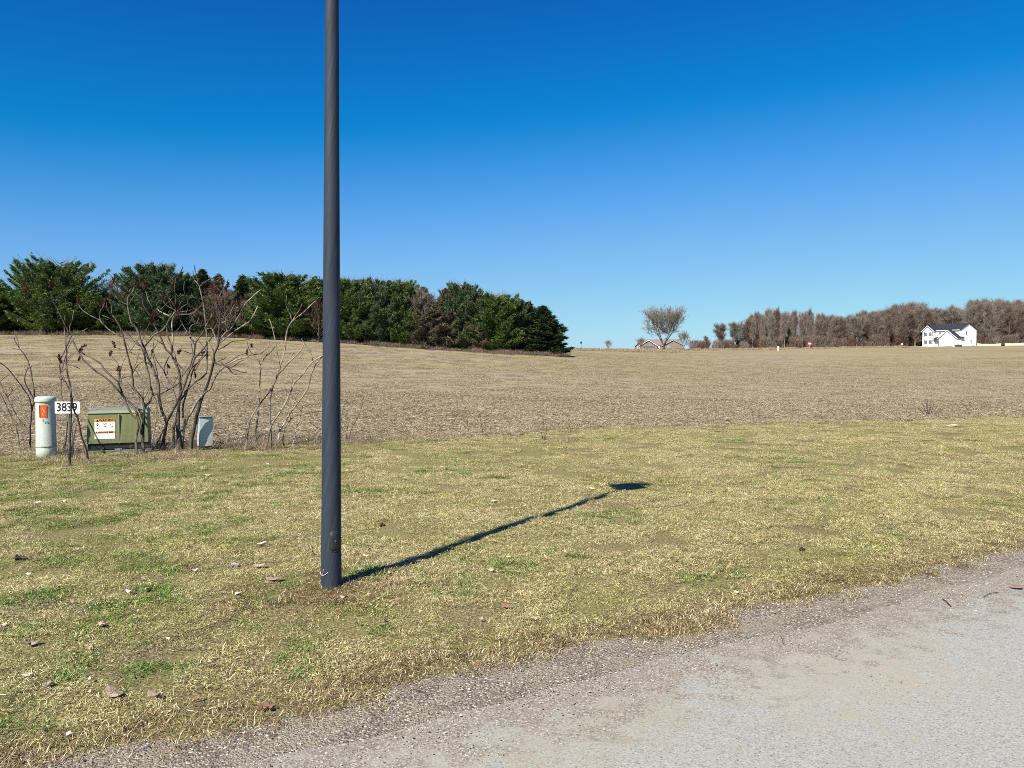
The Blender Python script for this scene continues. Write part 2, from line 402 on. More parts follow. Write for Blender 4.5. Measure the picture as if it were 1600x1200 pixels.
simple('driveway', (.62, .59, .53), .9, .2, .08, .5)
simple('sand_bank', (.56, .47, .33), .95, .1, .2, .4)
simple('sign_red', (.62, .07, .05), .5, .3, .05)
simple('car_dark', (.03, .035, .04), .3, .5)
simple('rubber', (.02, .02, .02), .8, .2)
simple('leaf_tan', (.42, .32, .22), .7, .2, .3, 30)
simple('leaf_pale', (.58, .48, .38), .7, .2, .2, 30)
simple('leaf_red', (.26, .13, .075), .7, .2, .3, 30)
simple('leaf_grey', (.27, .21, .15), .8, .2, .3, 30)
simple('soil_dark', (.045, .035, .028), .95, .1, .4, 25, .5)
simple('stone_pale', (.60, .54, .47), .85, .2, .15, 20, .2)

# ------------------------------------------------------------------ mesh helpers
class MB:
    def __init__(s): s.V = []; s.Fc = []; s.n = 0; s.A = []
    def add(s, v, f, r=None):
        v = np.asarray(v, float); s.V.append(v)
        s.Fc += [tuple(int(i) + s.n for i in q) for q in f]; s.n += len(v)
        s.A.append(np.full(len(v), .5 if r is None else r)); return s
    def box(s, c, d, rot=0, top=1.0):
        x, y, z = [q / 2 for q in d]
        v = [(-x, -y, -z), (x, -y, -z), (x, y, -z), (-x, y, -z), (-x * top, -y * top, z), (x * top, -y * top, z), (x * top, y * top, z), (-x * top, y * top, z)]
        v = np.array(v); cr, sr = math.cos(rot), math.sin(rot)
        v = np.c_[v[:, 0] * cr - v[:, 1] * sr, v[:, 0] * sr + v[:, 1] * cr, v[:, 2]] + np.array(c)
        return s.add(v, [(0, 3, 2, 1), (4, 5, 6, 7), (0, 1, 5, 4), (1, 2, 6, 5), (2, 3, 7, 6), (3, 0, 4, 7)])
    def tube(s, pts, rad, k=6, r=None, cap=True):
        pts = np.asarray(pts, float); n = len(pts)
        rad = np.broadcast_to(np.asarray(rad, float), (n,))
        T = np.gradient(pts, axis=0); T /= np.linalg.norm(T, axis=1)[:, None] + 1e-9
        up = np.array([0, 0, 1.]) if abs(T[0][2]) < .9 else np.array([1., 0, 0])
        u = np.cross(T[0], up); u /= np.linalg.norm(u) + 1e-9
        V = []
        for i in range(n):
            u = u - T[i] * np.dot(u, T[i]); u /= np.linalg.norm(u) + 1e-9
            w = np.cross(T[i], u)
            for j in range(k):
                a = 2 * PI * j / k
                V.append(pts[i] + (u * math.cos(a) + w * math.sin(a)) * rad[i])
        fs = [(i * k + j, i * k + (j + 1) % k, (i + 1) * k + (j + 1) % k, (i + 1) * k + j) for i in range(n - 1) for j in range(k)]
        if cap: fs += [tuple(range(k))[::-1], tuple((n - 1) * k + j for j in range(k))]
        return s.add(V, fs, r)
    def lathe(s, prof, k=32, c=(0, 0, 0)):
        V = []; n = len(prof)
        for r_, z in prof:
            for j in range(k):
                a = 2 * PI * j / k; V.append((c[0] + r_ * math.cos(a), c[1] + r_ * math.sin(a), c[2] + z))
        fs = [(i * k + j, i * k + (j + 1) % k, (i + 1) * k + (j + 1) % k, (i + 1) * k + j) for i in range(n - 1) for j in range(k)]
        fs += [tuple(range(k))[::-1], tuple((n - 1) * k + j for j in range(k))]
        return s.add(V, fs)
    def prism(s, poly, depth, M):
        """poly in local (x, z) extruded along local y by depth; M maps local to parent space"""
        n = len(poly)
        v = [M @ Vector((a, 0, b)) for a, b in poly] + [M @ Vector((a, depth, b)) for a, b in poly]
        fs = [tuple(range(n)), tuple(range(2 * n - 1, n - 1, -1))] + [(i, i + n, (i + 1) % n + n, (i + 1) % n) for i in range(n)]
        return s.add([tuple(q) for q in v], fs)
    def build(s, name, mat, parent=None, smooth=False, bevel=0, loc=None):
        me = bpy.data.meshes.new(name)
        V = np.concatenate(s.V) if s.V else np.zeros((0, 3))
        me.from_pydata(V.tolist(), [], s.Fc)
        a = me.attributes.new('r1', 'FLOAT', 'POINT'); a.data.foreach_set('value', np.concatenate(s.A).astype(np.float32))
        return link(name, me, mat, parent, smooth, bevel, loc)
def link(name, me, mat, parent=None, smooth=False, bevel=0, loc=None):
    me.materials.append(MAT[mat] if isinstance(mat, str) else mat)
    if smooth: me.polygons.foreach_set('use_smooth', [True] * len(me.polygons))
    me.update()
    o = bpy.data.objects.new(name, me); SC.collection.objects.link(o)
    if parent is not None: o.parent = parent
    if loc is not None: o.location = loc
    if bevel:
        b = o.modifiers.new('bevel', 'BEVEL'); b.width = bevel; b.segments = 2; b.limit_method = 'ANGLE'
    return o
def tag(o, label=None, cat=None, group=None, kind=None):
    if label: o['label'] = label
    if cat: o['category'] = cat
    if group: o['group'] = group
    if kind: o['kind'] = kind
    return o
def empty(name, loc, label, cat, group=None, rz=0):
    o = bpy.data.objects.new(name, None); SC.collection.objects.link(o); o.empty_display_size = .1
    o.location = loc; o.rotation_euler = (0, 0, rz); return tag(o, label, cat, group)
def copy_tree(o, loc, rz=0, sc=1.0, label=None, group=None):
    c = o.copy(); SC.collection.objects.link(c); c.location = loc; c.rotation_euler = (0, 0, rz)
    c.scale = sc if hasattr(sc, '__len__') else (sc, sc, sc)
    if label: c['label'] = label
    if group: c['group'] = group
    for ch in list(o.children):
        d = ch.copy(); SC.collection.objects.link(d); d.parent = c
        for g in list(ch.children):
            e = g.copy(); SC.collection.objects.link(e); e.parent = d
    return c
def rawmesh(name, V, loops, starts, attrs, mat):
    me = bpy.data.meshes.new(name)
    me.vertices.add(len(V)); me.vertices.foreach_set('co', np.asarray(V, np.float32).ravel())
    me.loops.add(len(loops)); me.loops.foreach_set('vertex_index', np.asarray(loops, np.int32))
    me.polygons.add(len(starts)); me.polygons.foreach_set('loop_start', np.asarray(starts, np.int32))
    me.update(calc_edges=True)
    for k, v in attrs.items():
        a = me.attributes.new(k, 'FLOAT', 'POINT'); a.data.foreach_set('value', np.asarray(v, np.float32))
    me.materials.append(MAT[mat]); me.update(); return me
def tri_mesh(name, tris, attrs, mat):
    """tris: (n,3,3)"""
    n = len(tris)
    return rawmesh(name, tris.reshape(-1, 3), np.arange(3 * n), np.arange(n) * 3, {k: np.repeat(v, 3) for k, v in attrs.items()}, mat)
def grid_mesh(name, X, Y, Z, mat, kind='structure', smooth=True):
    a, b = X.shape
    V = np.stack([X, Y, Z], -1).reshape(-1, 3)
    i = np.arange(a * b).reshape(a, b)
    q = np.stack([i[:-1, :-1], i[1:, :-1], i[1:, 1:], i[:-1, 1:]], -1).reshape(-1)
    me = rawmesh(name, V, q, np.arange(len(q) // 4) * 4, {}, mat)
    if smooth: me.polygons.foreach_set('use_smooth', [True] * len(me.polygons))
    o = bpy.data.objects.new(name, me); SC.collection.objects.link(o)
    return tag(o, kind=kind)

# ------------------------------------------------------------------ ground sheets: road, gravel edge, verge, field
def spacing(fine_a, fine_b, step, far, n):
    core = np.arange(fine_a, fine_b, step)
    g = np.geomspace(step, far, n)
    return np.concatenate([(fine_a - g)[::-1], core, fine_b + g - step])
S = spacing(-18, 34, .16, 1800, 70)
def strip(name, tf0, tf1, frac, mat):
    t0, t1 = tf0(S), tf1(S)
    T = t0[:, None] + (t1 - t0)[:, None] * frac[None, :]
    SS = np.repeat(S[:, None], len(frac), 1)
    X, Y = xy(SS, T)
    return grid_mesh(name, X, Y, H(X, Y), mat)
strip('road', lambda s: 0 * s - 3.6, t_road, np.linspace(0, 1, 50), 'road')
strip('gravel_shoulder', t_road, t_grass, np.linspace(0, 1, 8), 'gravel')
strip('grass_verge', t_grass, t_field, np.linspace(0, 1, 90), 'verge')
gf = np.concatenate([[0], np.cumsum(np.geomspace(.12, 60, 230))]); gf = gf / gf[-1]
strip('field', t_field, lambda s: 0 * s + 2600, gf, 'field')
strip('far_verge', lambda s: 0 * s - 9, lambda s: 0 * s - 3.6, np.linspace(0, 1, 20), 'verge')
strip('field_behind', lambda s: 0 * s - 1500, lambda s: 0 * s - 9, 1 - np.geomspace(1, .001, 30), 'field')

# ------------------------------------------------------------------ instanced ground cover ("stuff")
def scatter(name, meshes, P, rot, scl, idx, label=None):
    col = bpy.data.collections.new(name + '_source')
    for k, me in enumerate(meshes):
        o = bpy.data.objects.new('%s_clump_%02d' % (name, k), me); col.objects.link(o)
    me = bpy.data.meshes.new(name); me.from_pydata(P.tolist(), [], [])
    a = me.attributes.new('rot', 'FLOAT_VECTOR', 'POINT'); a.data.foreach_set('vector', rot.astype(np.float32).ravel())
    a = me.attributes.new('scl', 'FLOAT', 'POINT'); a.data.foreach_set('value', scl.astype(np.float32))
    a = me.attributes.new('idx', 'INT', 'POINT'); a.data.foreach_set('value', idx.astype(np.int32))
    ob = bpy.data.objects.new(name, me); SC.collection.objects.link(ob); tag(ob, label, kind='stuff')
    ng = bpy.data.node_groups.new(name, 'GeometryNodeTree')
    ng.interface.new_socket('Geometry', in_out='INPUT', socket_type='NodeSocketGeometry')
    ng.interface.new_socket('Geometry', in_out='OUTPUT', socket_type='NodeSocketGeometry')
    N = ng.nodes.new; L = ng.links.new
    gi, go = N('NodeGroupInput'), N('NodeGroupOutput')
    ci = N('GeometryNodeCollectionInfo'); ci.inputs[0].default_value = col; ci.inputs['Separate Children'].default_value = True; ci.inputs['Reset Children'].default_value = True
    ip = N('GeometryNodeInstanceOnPoints'); ip.inputs['Pick Instance'].default_value = True
    def na(n, t):
        q = N('GeometryNodeInputNamedAttribute'); q.data_type = t; q.inputs[0].default_value = n
        return [s for s in q.outputs if s.enabled and s.name == 'Attribute'][0]
    L(gi.outputs[0], ip.inputs['Points']); L(ci.outputs[0], ip.inputs['Instance'])
    L(na('idx', 'INT'), ip.inputs['Instance Index']); L(na('scl', 'FLOAT'), ip.inputs['Scale'])
    e2r = N('FunctionNodeEulerToRotation'); L(na('rot', 'FLOAT_VECTOR'), e2r.inputs[0]); L(e2r.outputs[0], ip.inputs['Rotation'])
    L(ip.outputs[0], go.inputs[0])
    md = ob.modifiers.new('scatter', 'NODES'); md.node_group = ng
    return ob
def blade_clump(name, n, rad, lmin, lmax, w, flat, mat, seed, zlift=0.0):
    g = np.random.default_rng(seed)
    rr = rad * np.sqrt(g.random(n)); a = g.random(n) * 2 * PI
    base = np.c_[rr * np.cos(a), rr * np.sin(a), np.full(n, -.004) + zlift * g.random(n)]
    az = g.random(n) * 2 * PI
    L = lmin + (lmax - lmin) * g.random(n) ** 1.5
    e1 = np.clip(g.normal(flat[0], flat[1], n), .05, 1.45); e2 = e1 - g.random(n) * .7      # elevation of lower/upper half
    d1 = np.c_[np.cos(az) * np.cos(e1), np.sin(az) * np.cos(e1), np.sin(e1)]
    az2 = az + g.normal(0, .5, n)
    d2 = np.c_[np.cos(az2) * np.cos(e2), np.sin(az2) * np.cos(e2), np.sin(e2)]
    side = np.c_[-np.sin(az), np.cos(az), g.normal(0, .4, n)]; side /= np.linalg.norm(side, axis=1)[:, None]
    ww = (w * (.6 + .8 * g.random(n)))[:, None] * side * .5
    mid = base + d1 * (L * .5)[:, None]; tip = mid + d2 * (L * .5)[:, None]
    tip[:, 2] = np.maximum(tip[:, 2], .002); mid[:, 2] = np.maximum(mid[:, 2], .003)
    V = np.stack([base - ww, base + ww, mid + ww * .85, mid - ww * .85, tip], 1)   # n,5,3
    i = np.arange(n)[:, None] * 5
    lo = np.concatenate([i + np.array([[0, 1, 2, 3]]), i + np.array([[3, 2, 4]])], 1).ravel()
    st_ = (np.arange(n)[:, None] * 7 + np.array([[0, 4]])).ravel()
    r1 = np.repeat(g.random(n), 5); r2 = np.repeat(g.random(n), 5)
    return rawmesh(name, V.reshape(-1, 3), lo, st_, {'r1': r1, 'r2': r2}, mat)
def brush_early(name, h, rad, n, seed, mat, L, w):
    g = np.random.default_rng(seed); a = g.random(n) * 6.28; r_ = rad * np.sqrt(g.random(n))
    P = np.c_[r_ * np.cos(a), r_ * np.sin(a), h * g.random(n) * .6]; N = n * 4
    d = np.repeat(np.c_[np.cos(a) * .5, np.sin(a) * .5, np.ones(n)], 4, 0) + g.normal(0, .45, (N, 3)); d /= np.linalg.norm(d, axis=1)[:, None]
    p = np.repeat(P, 4, 0) + g.normal(0, .03, (N, 3)); s_ = np.cross(d, g.normal(0, 1, (N, 3))); s_ /= np.linalg.norm(s_, axis=1)[:, None]
    l = (L * (.4 + .9 * g.random(N)))[:, None]; T = np.stack([p - s_ * w / 2, p + s_ * w / 2, p + d * l], 1); T[..., 2] = np.maximum(T[..., 2], .002)
    return tri_mesh(name, T, {'r1': g.random(N)}, mat)
def wedge(Y0, Y1, n, um=.76):
    y = np.sqrt(Y0 ** 2 + (Y1 ** 2 - Y0 ** 2) * rng.random(n)); x = (rng.random(n) * 2 - 1) * um * y
    return x, y
def put(x, y, keep, dz=0, tilt=.06, s=(.85, 1.2), k=6):
    x, y = x[keep], y[keep]; n = len(x)
    P = np.c_[x, y, H(x, y) + dz]
    rot = np.c_[rng.normal(0, tilt, n), rng.normal(0, tilt, n), rng.random(n) * 2 * PI]
    return P, rot, s[0] + (s[1] - s[0]) * rng.random(n), rng.integers(0, k, n)

turf = [blade_clump('turf', *((1800, .27, .008, .034, .0024, (.24, .28)) if k < 4 else (1300, .25, .012, .048, .0028, (.32, .34))), 'blade', 50 + k, .010) for k in range(6)]
x1, y1 = wedge(2.6, 10.5, 1500); x2, y2 = wedge(10.5, 25, 4600)
x, y = np.r_[x1, x2], np.r_[y1, y2]; s_, t_ = st(x, y)
keep = (t_ > t_grass(s_) + .18) & (t_ < t_field(s_) + .1)
turf += [blade_clump('worn_turf', 1500, .27, .008, .03, .0026, (.14, .16), 'dead_thatch', 70 + k, .004) for k in range(2)]
P_, r_, sc_, ix_ = put(x, y, keep)
bare_ = fbm(P_[:, 0] * 1.7, P_[:, 1] * 1.7, 61, 4) + rng.normal(0, .03, len(P_)) > .70 + .008 * P_[:, 1]
ix_ = np.where(bare_, 6 + rng.integers(0, 2, len(P_)) , ix_); ix_ = np.where(bare_ & (rng.random(len(P_)) < .3), 0, ix_)
scatter('short_grass', turf, P_, r_, sc_, ix_, label='short dormant straw and olive lawn grass')
# sparse ragged tufts along the grass edge and in the gravel
edge = [blade_clump('edge_turf', 160, .13, .015, .055, .003, (.5, .35), 'blade', 80 + k, .004) for k in range(4)]
s_ = rng.uniform(-6, 22, 900); t_ = t_grass(s_) + rng.normal(.10, .10, 900)
x, y = xy(s_, t_); keep = (t_ > t_grass(s_) - .1) & (y > 1)
scatter('edge_grass', edge, *put(x, y, keep, k=4), label='thin dead grass creeping over the gravel edge')
# living green clumps
weeds = [blade_clump('weed', 60, .085, .015, .05, .005, (.5, .35), 'green_weed', 120 + k, .008) for k in range(4)]
x, y = wedge(3, 16, 5200); s_, t_ = st(x, y)
dens = fbm(x * 1.3, y * 1.3, 77, 4) + np.clip((-x - .5) * .02, -.06, .10)
keep = (t_ > t_grass(s_) + .3) & (t_ < t_field(s_)) & (dens > .60)
gx, gy = [], []
for px, py, m in ((570, 897, 22), (600, 893, 6), (60, 935, 26), (20, 985, 12), (170, 950, 16), (255, 935, 16), (180, 985, 12), (95, 1055, 12), (245, 1050, 10), (260, 890, 14), (110, 878, 12), (445, 790, 10), (100, 800, 20), (1150, 690, 16), (820, 885, 4), (760, 885, 5), (130, 1030, 5), (230, 925, 12)):
    g = ground(px, py)
    gx += list(g[0] + rng.normal(0, .09, m)); gy += list(g[1] + rng.normal(0, .09, m))
x = np.r_[x[keep], gx]; y = np.r_[y[keep], gy]
scatter('green_grass', weeds, *put(x, y, np.ones(len(x), bool), k=4), label='small clumps of living green grass in the dormant lawn')

# crop residue on the field
def residue(name, n, rad, seed):
    g = np.random.default_rng(seed)
    rr = rad * np.sqrt(g.random(n)); a = g.random(n) * 2 * PI
    c = np.c_[rr * np.cos(a), rr * np.sin(a), .004 + .035 * g.random(n) ** 2]
    az = g.random(n) * PI; el = g.normal(0, .22, n)
    L = .025 + .09 * g.random(n) ** 2; w = .0035 + .0065 * g.random(n)
    d = np.c_[np.cos(az) * np.cos(el), np.sin(az) * np.cos(el), np.sin(el)]
    sdv = np.c_[-np.sin(az), np.cos(az), g.normal(0, .6, n)]; sdv /= np.linalg.norm(sdv, axis=1)[:, None]
    A = d * L[:, None] / 2; B = sdv * w[:, None] / 2
    V = np.stack([c - A - B, c - A + B, c + A * .9 + B * .5, c + A - B], 1)
    return rawmesh(name, V.reshape(-1, 3), np.arange(4 * n), np.arange(n) * 4, {'r1': np.repeat(g.random(n), 4)}, 'residue')
res = [residue('residue', 1150, .8, 200 + k) for k in range(6)]
x1, y1 = wedge(11, 32, 2600); x2, y2 = wedge(32, 190, 26000)
x, y = np.r_[x1, x2], np.r_[y1, y2]; s_, t_ = st(x, y)
keep = (t_ > t_field(s_) - .1) & (rng.random(len(x)) > np.clip((y - 40) / 150, 0, 1) ** .6) & ~((y > 88) & (x < 8))
scatter('crop_residue_litter', res, *put(x, y, keep, tilt=.03), label='pale chopped stalk residue strewn over the bare field')
# long dead grass at the lawn's far edge, round the shrubs and along the far crest
tuft = [blade_clump('dead_tuft', 260, .22, .06, .26, .006, (.75, .4), 'dead_grass', 240 + k, .01) for k in range(4)]
s_ = rng.uniform(-10, 32, 700); t_ = t_field(s_) + rng.normal(.05, .28, 700)
x, y = xy(s_, t_); k0 = rng.random(700) < np.where(x < -1, .7, .38)
ex, ey = [], []
for px, py, m, sd_ in ((70, 716, 8, .25), (110, 724, 12, .3), (185, 716, 10, .5), (260, 714, 16, .6), (310, 712, 8, .35), (420, 704, 12, .6), (1450, 652, 16, .5), (845, 690, 5, .3), (560, 692, 6, .3)):
    g = ground(px, py); ex += list(g[0] + rng.normal(0, sd_, m)); ey += list(g[1] + rng.normal(0, .22, m))
x = np.r_[x[k0], ex]; y = np.r_[y[k0], ey]
scatter('dead_grass', tuft, *put(x, y, np.ones(len(x), bool), s=(.3, .75), k=4), label='matted dead grass where the lawn meets the field')
wt = [brush_early('weed_tangle', .22, .28, 34, 600 + i, m, .26, .005) for i, m in enumerate(('twig_brown', 'dead_grass', 'twig_grey'))]
ex, ey = [], []
for px, py, m, sd_ in ((20, 706, 4, .5), (100, 714, 6, .25), (240, 703, 4, .4), (290, 702, 7, .3), (352, 703, 7, .3), (430, 700, 7, .6), (520, 693, 4, .6), (1450, 652, 4, .5)):
    g = ground(px, py); ex += list(g[0] + rng.normal(0, sd_, m)); ey += list(g[1] + rng.normal(0, .15, m))
scatter('shrub_weeds', wt, *put(np.array(ex), np.array(ey), np.ones(len(ex), bool), s=(.35, .95), k=3), label='tangled dead weed stalks at the foot of the shrubs and utility boxes')
ctuft = [blade_clump('crest_tuft', 300, 1.5, .3, 1.0, .05, (1.0, .35), 'dead_grass', 260 + k, .01) for k in range(4)]
cx, cy = [], []
for a_, b_, ya, yb, m in ((890, 1060, 190, 235, 360), (1000, 1230, 250, 285, 520), (1160, 1420, 270, 290, 160), (-60, 520, 88, 97, 0)):
    yy = rng.uniform(ya, yb, m); pxx = rng.uniform(a_, b_, m)
    cx += list((pxx - 800) / F * yy); cy += list(yy)
cx, cy = np.array(cx), np.array(cy)
scatter('crest_grass', ctuft, *put(cx, cy, np.ones(len(cx), bool), s=(.35, 1.0), k=4), label='tall tan dead grass along the far crest of the field')
# stones in the gravel and on the road
def stones(name, n, rad, seed):
    g = np.random.default_rng(seed); mb = []
    oct_v = np.array([(1, 0, 0), (-1, 0, 0), (0, 1, 0), (0, -1, 0), (0, 0, 1), (0, 0, -.3)], float)
    oct_f = np.array([(0, 2, 4), (2, 1, 4), (1, 3, 4), (3, 0, 4), (2, 0, 5), (1, 2, 5), (3, 1, 5), (0, 3, 5)])
    T = []; r = []
    for _ in range(n):
        s = .0020 + .0046 * g.random() ** 3.5
        v = oct_v * s * (.7 + .6 * g.random((6, 1))) * np.array([1, 1, .6]); a = g.random() * 6.28
        v = np.c_[v[:, 0] * math.cos(a) - v[:, 1] * math.sin(a), v[:, 0] * math.sin(a) + v[:, 1] * math.cos(a), v[:, 2]]
        q = rad * math.sqrt(g.random()); b_ = g.random() * 6.28
        v += np.array([q * math.cos(b_), q * math.sin(b_), 0]); T.append(v[oct_f]); r += [g.random()] * 8
    return tri_mesh(name, np.concatenate(T), {'r1': np.array(r)}, 'gravel_stone')
m_leafy('gravel_stone', [(0, (0.130, 0.105, 0.076)), (.6, (0.260, 0.220, 0.166)), (.88, (0.380, 0.335, 0.257)), (1, (0.780, 0.720, 0.589))], 0)
st_m = [stones('stone_patch', 90, .2, 300 + k) for k in range(4)]
s_ = rng.uniform(-5, 16, 1500); t_ = rng.uniform(2.9, 3.75, 1500)
x, y = xy(s_, t_); keep = (y > 1.5) & (rng.random(1500) < .55)
sx_ = rng.uniform(-5, 14, 22); tx_ = 3.0 - np.abs(rng.normal(0, .3, 22)); xa, ya = xy(sx_, tx_)
x, y = np.r_[x[keep], xa], np.r_[y[keep], ya]
scatter('loose_gravel', st_m, *put(x, y, y > 1.5, s=(.7, 1.3), k=4), label='loose grey and white gravel along the road edge')

# ------------------------------------------------------------------ street lamp
PB = ground(517.5, 918); PB[2] = float(H(PB[0], PB[1]))
lamp = empty('street_lamp', tuple(PB), 'dark slate blue lamp post standing alone on the lawn', 'street lamp')
lamp.rotation_euler = (0, R(.45), 0)
PH = 4.62
zz = np.linspace(-.06, PH, 60)
MB().lathe([(.0715 - .0290 * (max(z, 0) / PH) ** .85, z) for z in zz], 40).build('pole', 'pole', lamp, True)
mb = MB(); rr_ = .0685
def on_pole(a, z, dr=0.0):
    r_ = .0715 - .0290 * (z / PH) ** .85 + dr; return np.array([r_ * math.cos(a), r_ * math.sin(a), z])
# oval hand hole cover with its rim
ca, cz = R(-62), .335
def oval(w, h, n=28):
    out = []
    for i in range(n):
        a = 2 * PI * i / n; x_ = math.copysign(abs(math.cos(a)) ** .6, math.cos(a)) * w; z_ = math.copysign(abs(math.sin(a)) ** .8, math.sin(a)) * h
        out.append((x_, z_))
    return out
ov = oval(.034, .068)
V = [on_pole(ca + a_ / .069, cz + b_, .0005) for a_, b_ in ov] + [on_pole(ca + a_ * .95 / .069, cz + b_ * .95, .005) for a_, b_ in ov] + [on_pole(ca + a_ * .5 / .069, cz + b_ * .5, .0055) for a_, b_ in ov] + [on_pole(ca, cz, .006)]
n = len(ov)
hc = MB().add(V, [(i, (i + 1) % n, n + (i + 1) % n, n + i) for i in range(n)] + [(n + i, n + (i + 1) % n, 2 * n + (i + 1) % n, 2 * n + i) for i in range(n)] + [(2 * n + i, 2 * n + (i + 1) % n, 3 * n) for i in range(n)]).build('hand_hole_cover', 'pole_dark', lamp, True)
MB().tube([on_pole(ca + a_ * 1.04 / .069, cz + b_ * 1.03, .003) for a_, b_ in ov + ov[:1]], .0010, 5).build('rim', 'pole_rim', hc)
p_ = on_pole(ca + .1, cz + .005, .009); MB().lathe([(.004, -.002), (.004, .002)], 8, tuple(p_)).build('screw', 'steel', hc)
MB().tube([on_pole(R(-170) + i * .17, .115 - .028 * math.sin(i * .34) + .003 * i, .003) for i in range(9)], .0022, 5).build('wire', 'twine', lamp, True)
MB().tube([on_pole(R(-128) + i * .03, .095 + i * .016, .003) for i in range(4)], .0018, 5).build('wire', 'twine', lamp, True)
# flat luminaire: its outline on the ground shows in the shadow
hd = Vector((.80, .52, 0)).normalized(); hn = Vector((-hd.y, hd.x, 0))
out = [(-.09, -.08), (-.09, .12), (-.02, .28), (.10, .36), (.24, .33), (.34, .24), (.42, .10), (.44, .0), (.36, -.09), (.24, -.13), (.08, -.12)]
def ring(sc, z): return [tuple(hd * (a_ * sc + (1 - sc) * .2) + hn * b_ * sc + Vector((0, 0, z))) for a_, b_ in out]
n = len(out); V = ring(1, PH - .05) + ring(1, PH) + ring(.85, PH + .06) + ring(.5, PH + .085)
fs = [tuple(range(n))[::-1], tuple(range(3 * n, 4 * n))] + [(k * n + i, k * n + (i + 1) % n, (k + 1) * n + (i + 1) % n, (k + 1) * n + i) for k in range(3) for i in range(n)]
hdo = MB().add(V, fs).build('lamp_head', 'lamp_metal', lamp)
MB().add(ring(.7, PH - .075) + ring(.82, PH - .0505), [tuple(range(n))[::-1]] + [(i, (i + 1) % n, n + (i + 1) % n, n + i) for i in range(n)]).build('lens', 'glass', hdo)

def tuft_obj(px, py, n, rad, l0, l1, w, mat, name, label, seed):
    g_ = ground(px, py); me = blade_clump(name, n, rad, l0, l1, w, (.85, .35), mat, seed, .01)
    o = bpy.data.objects.new(name, me); SC.collection.objects.link(o); o.location = tuple(g_); return tag(o, label, 'grass tuft')
tuft_obj(568, 894, 190, .085, .03, .085, .005, 'green_weed', 'green_grass_tuft', 'dark green grass tuft in the shadow right of the lamp post foot', 901)
tuft_obj(590, 897, 120, .07, .03, .07, .004, 'green_weed', 'green_grass_tuft', 'smaller green tuft along the start of the pole shadow', 902)
tuft_obj(520, 921, 130, .085, .03, .085, .0035, 'dead_grass', 'dead_grass_tuft', 'ring of long dead grass round the foot of the lamp post', 903)
tuft_obj(548, 915, 70, .07, .04, .11, .0035, 'dead_grass', 'dead_grass_tuft', 'loose dead stalks just right of the lamp post foot', 904)
tuft_obj(440, 940, 90, .10, .03, .08, .004, 'dead_thatch', 'dead_grass_tuft', 'brown dead mat of grass left of the lamp post foot', 905)

# ------------------------------------------------------------------ writing helper
def text_part(name, body, size, mat, parent, M, sx=1.0, bold=0.0, align='CENTER'):
    cu = bpy.data.curves.new(name, 'FONT'); cu.body = body; cu.size = size; cu.align_x = align; cu.align_y = 'CENTER'
    cu.offset = bold; cu.extrude = .0006; cu.resolution_u = 3
    o = bpy.data.objects.new(name, cu); SC.collection.objects.link(o)
    bpy.context.view_layer.update()
    me = bpy.data.meshes.new_from_object(o.evaluated_get(bpy.context.evaluated_depsgraph_get()))
    bpy.data.objects.remove(o)
    me.transform(M @ Matrix.Diagonal((sx, 1, 1, 1)))
    me.materials.clear()
    return link(name, me, mat, parent)
FRONT = Matrix.Rotation(R(90), 4, 'X')      # text in XZ facing -Y
def face(x, y, z, rz=0): return Matrix.Translation((x, y, z)) @ Matrix.Rotation(rz, 4, 'Z') @ FRONT

# ------------------------------------------------------------------ communications pedestal
g = ground(72.5, 714); pr = .148
ped = empty('telecom_pedestal', tuple(g), 'pale green round utility pedestal with orange sticker left of the house number', 'utility pedestal')
MB().lathe([(pr, -.05), (pr, .16), (pr * .985, .165)], 40).build('base', 'pedestal_base', ped, True, 0)
tb = MB().lathe([(pr * 1.03, .165), (pr * 1.03, .19), (pr, .20), (pr * .97, .90), (pr * .97, .905)], 40).build('body', 'pedestal_plastic', ped, True)
MB().lathe([(pr * 1.05, .905), (pr * 1.06, .925), (pr * 1.06, .955), (pr * 1.0, .985), (pr * .8, .998), (pr * .3, 1.003)], 40).build('cap', 'pedestal_plastic', ped, True)
def on_cyl(a0, a1, z0, z1, r_, n=10):
    V = []; 
    for i in range(n + 1):
        a = a0 + (a1 - a0) * i / n
        for z in (z0, z1): V.append((r_ * math.cos(a), r_ * math.sin(a), z))
    return V, [(2 * i, 2 * i + 2, 2 * i + 3, 2 * i + 1) for i in range(n)]
va = math.atan2(-g[1], -g[0])     # direction of the viewer
v, f = on_cyl(va - .62, va + .10, .66, .865, pr * 1.0 + .003)
sk = MB().add(v, f).build('warning_sticker', 'sticker_red', ped)
v, f = on_cyl(va - .62, va - .50, .665, .86, pr * 1.0 + .0045, 3)
MB().add(v, f).build('printing', 'ink', sk)
for q, (a0, z0, z1) in enumerate([(-.33, .70, .735), (-.24, .75, .80), (-.20, .685, .70), (-.30, .79, .82), (-.12, .735, .765)]):
    v, f = on_cyl(va + a0, va + a0 + .07, z0, z1, pr * 1.0 + .0045, 3); MB().add(v, f).build('printing', 'sticker_orange', sk)
for a0, a1, z0, z1 in ((-.12, -.03, .565, .60), (.0, .05, .572, .595), (.08, .18, .57, .60), (-.3, -.25, .60, .64)):
    v, f = on_cyl(va + a0, va + a1, z0, z1, pr * 1.0 + .003, 3); MB().add(v, f).build('small_marking', 'ink_faded', ped)

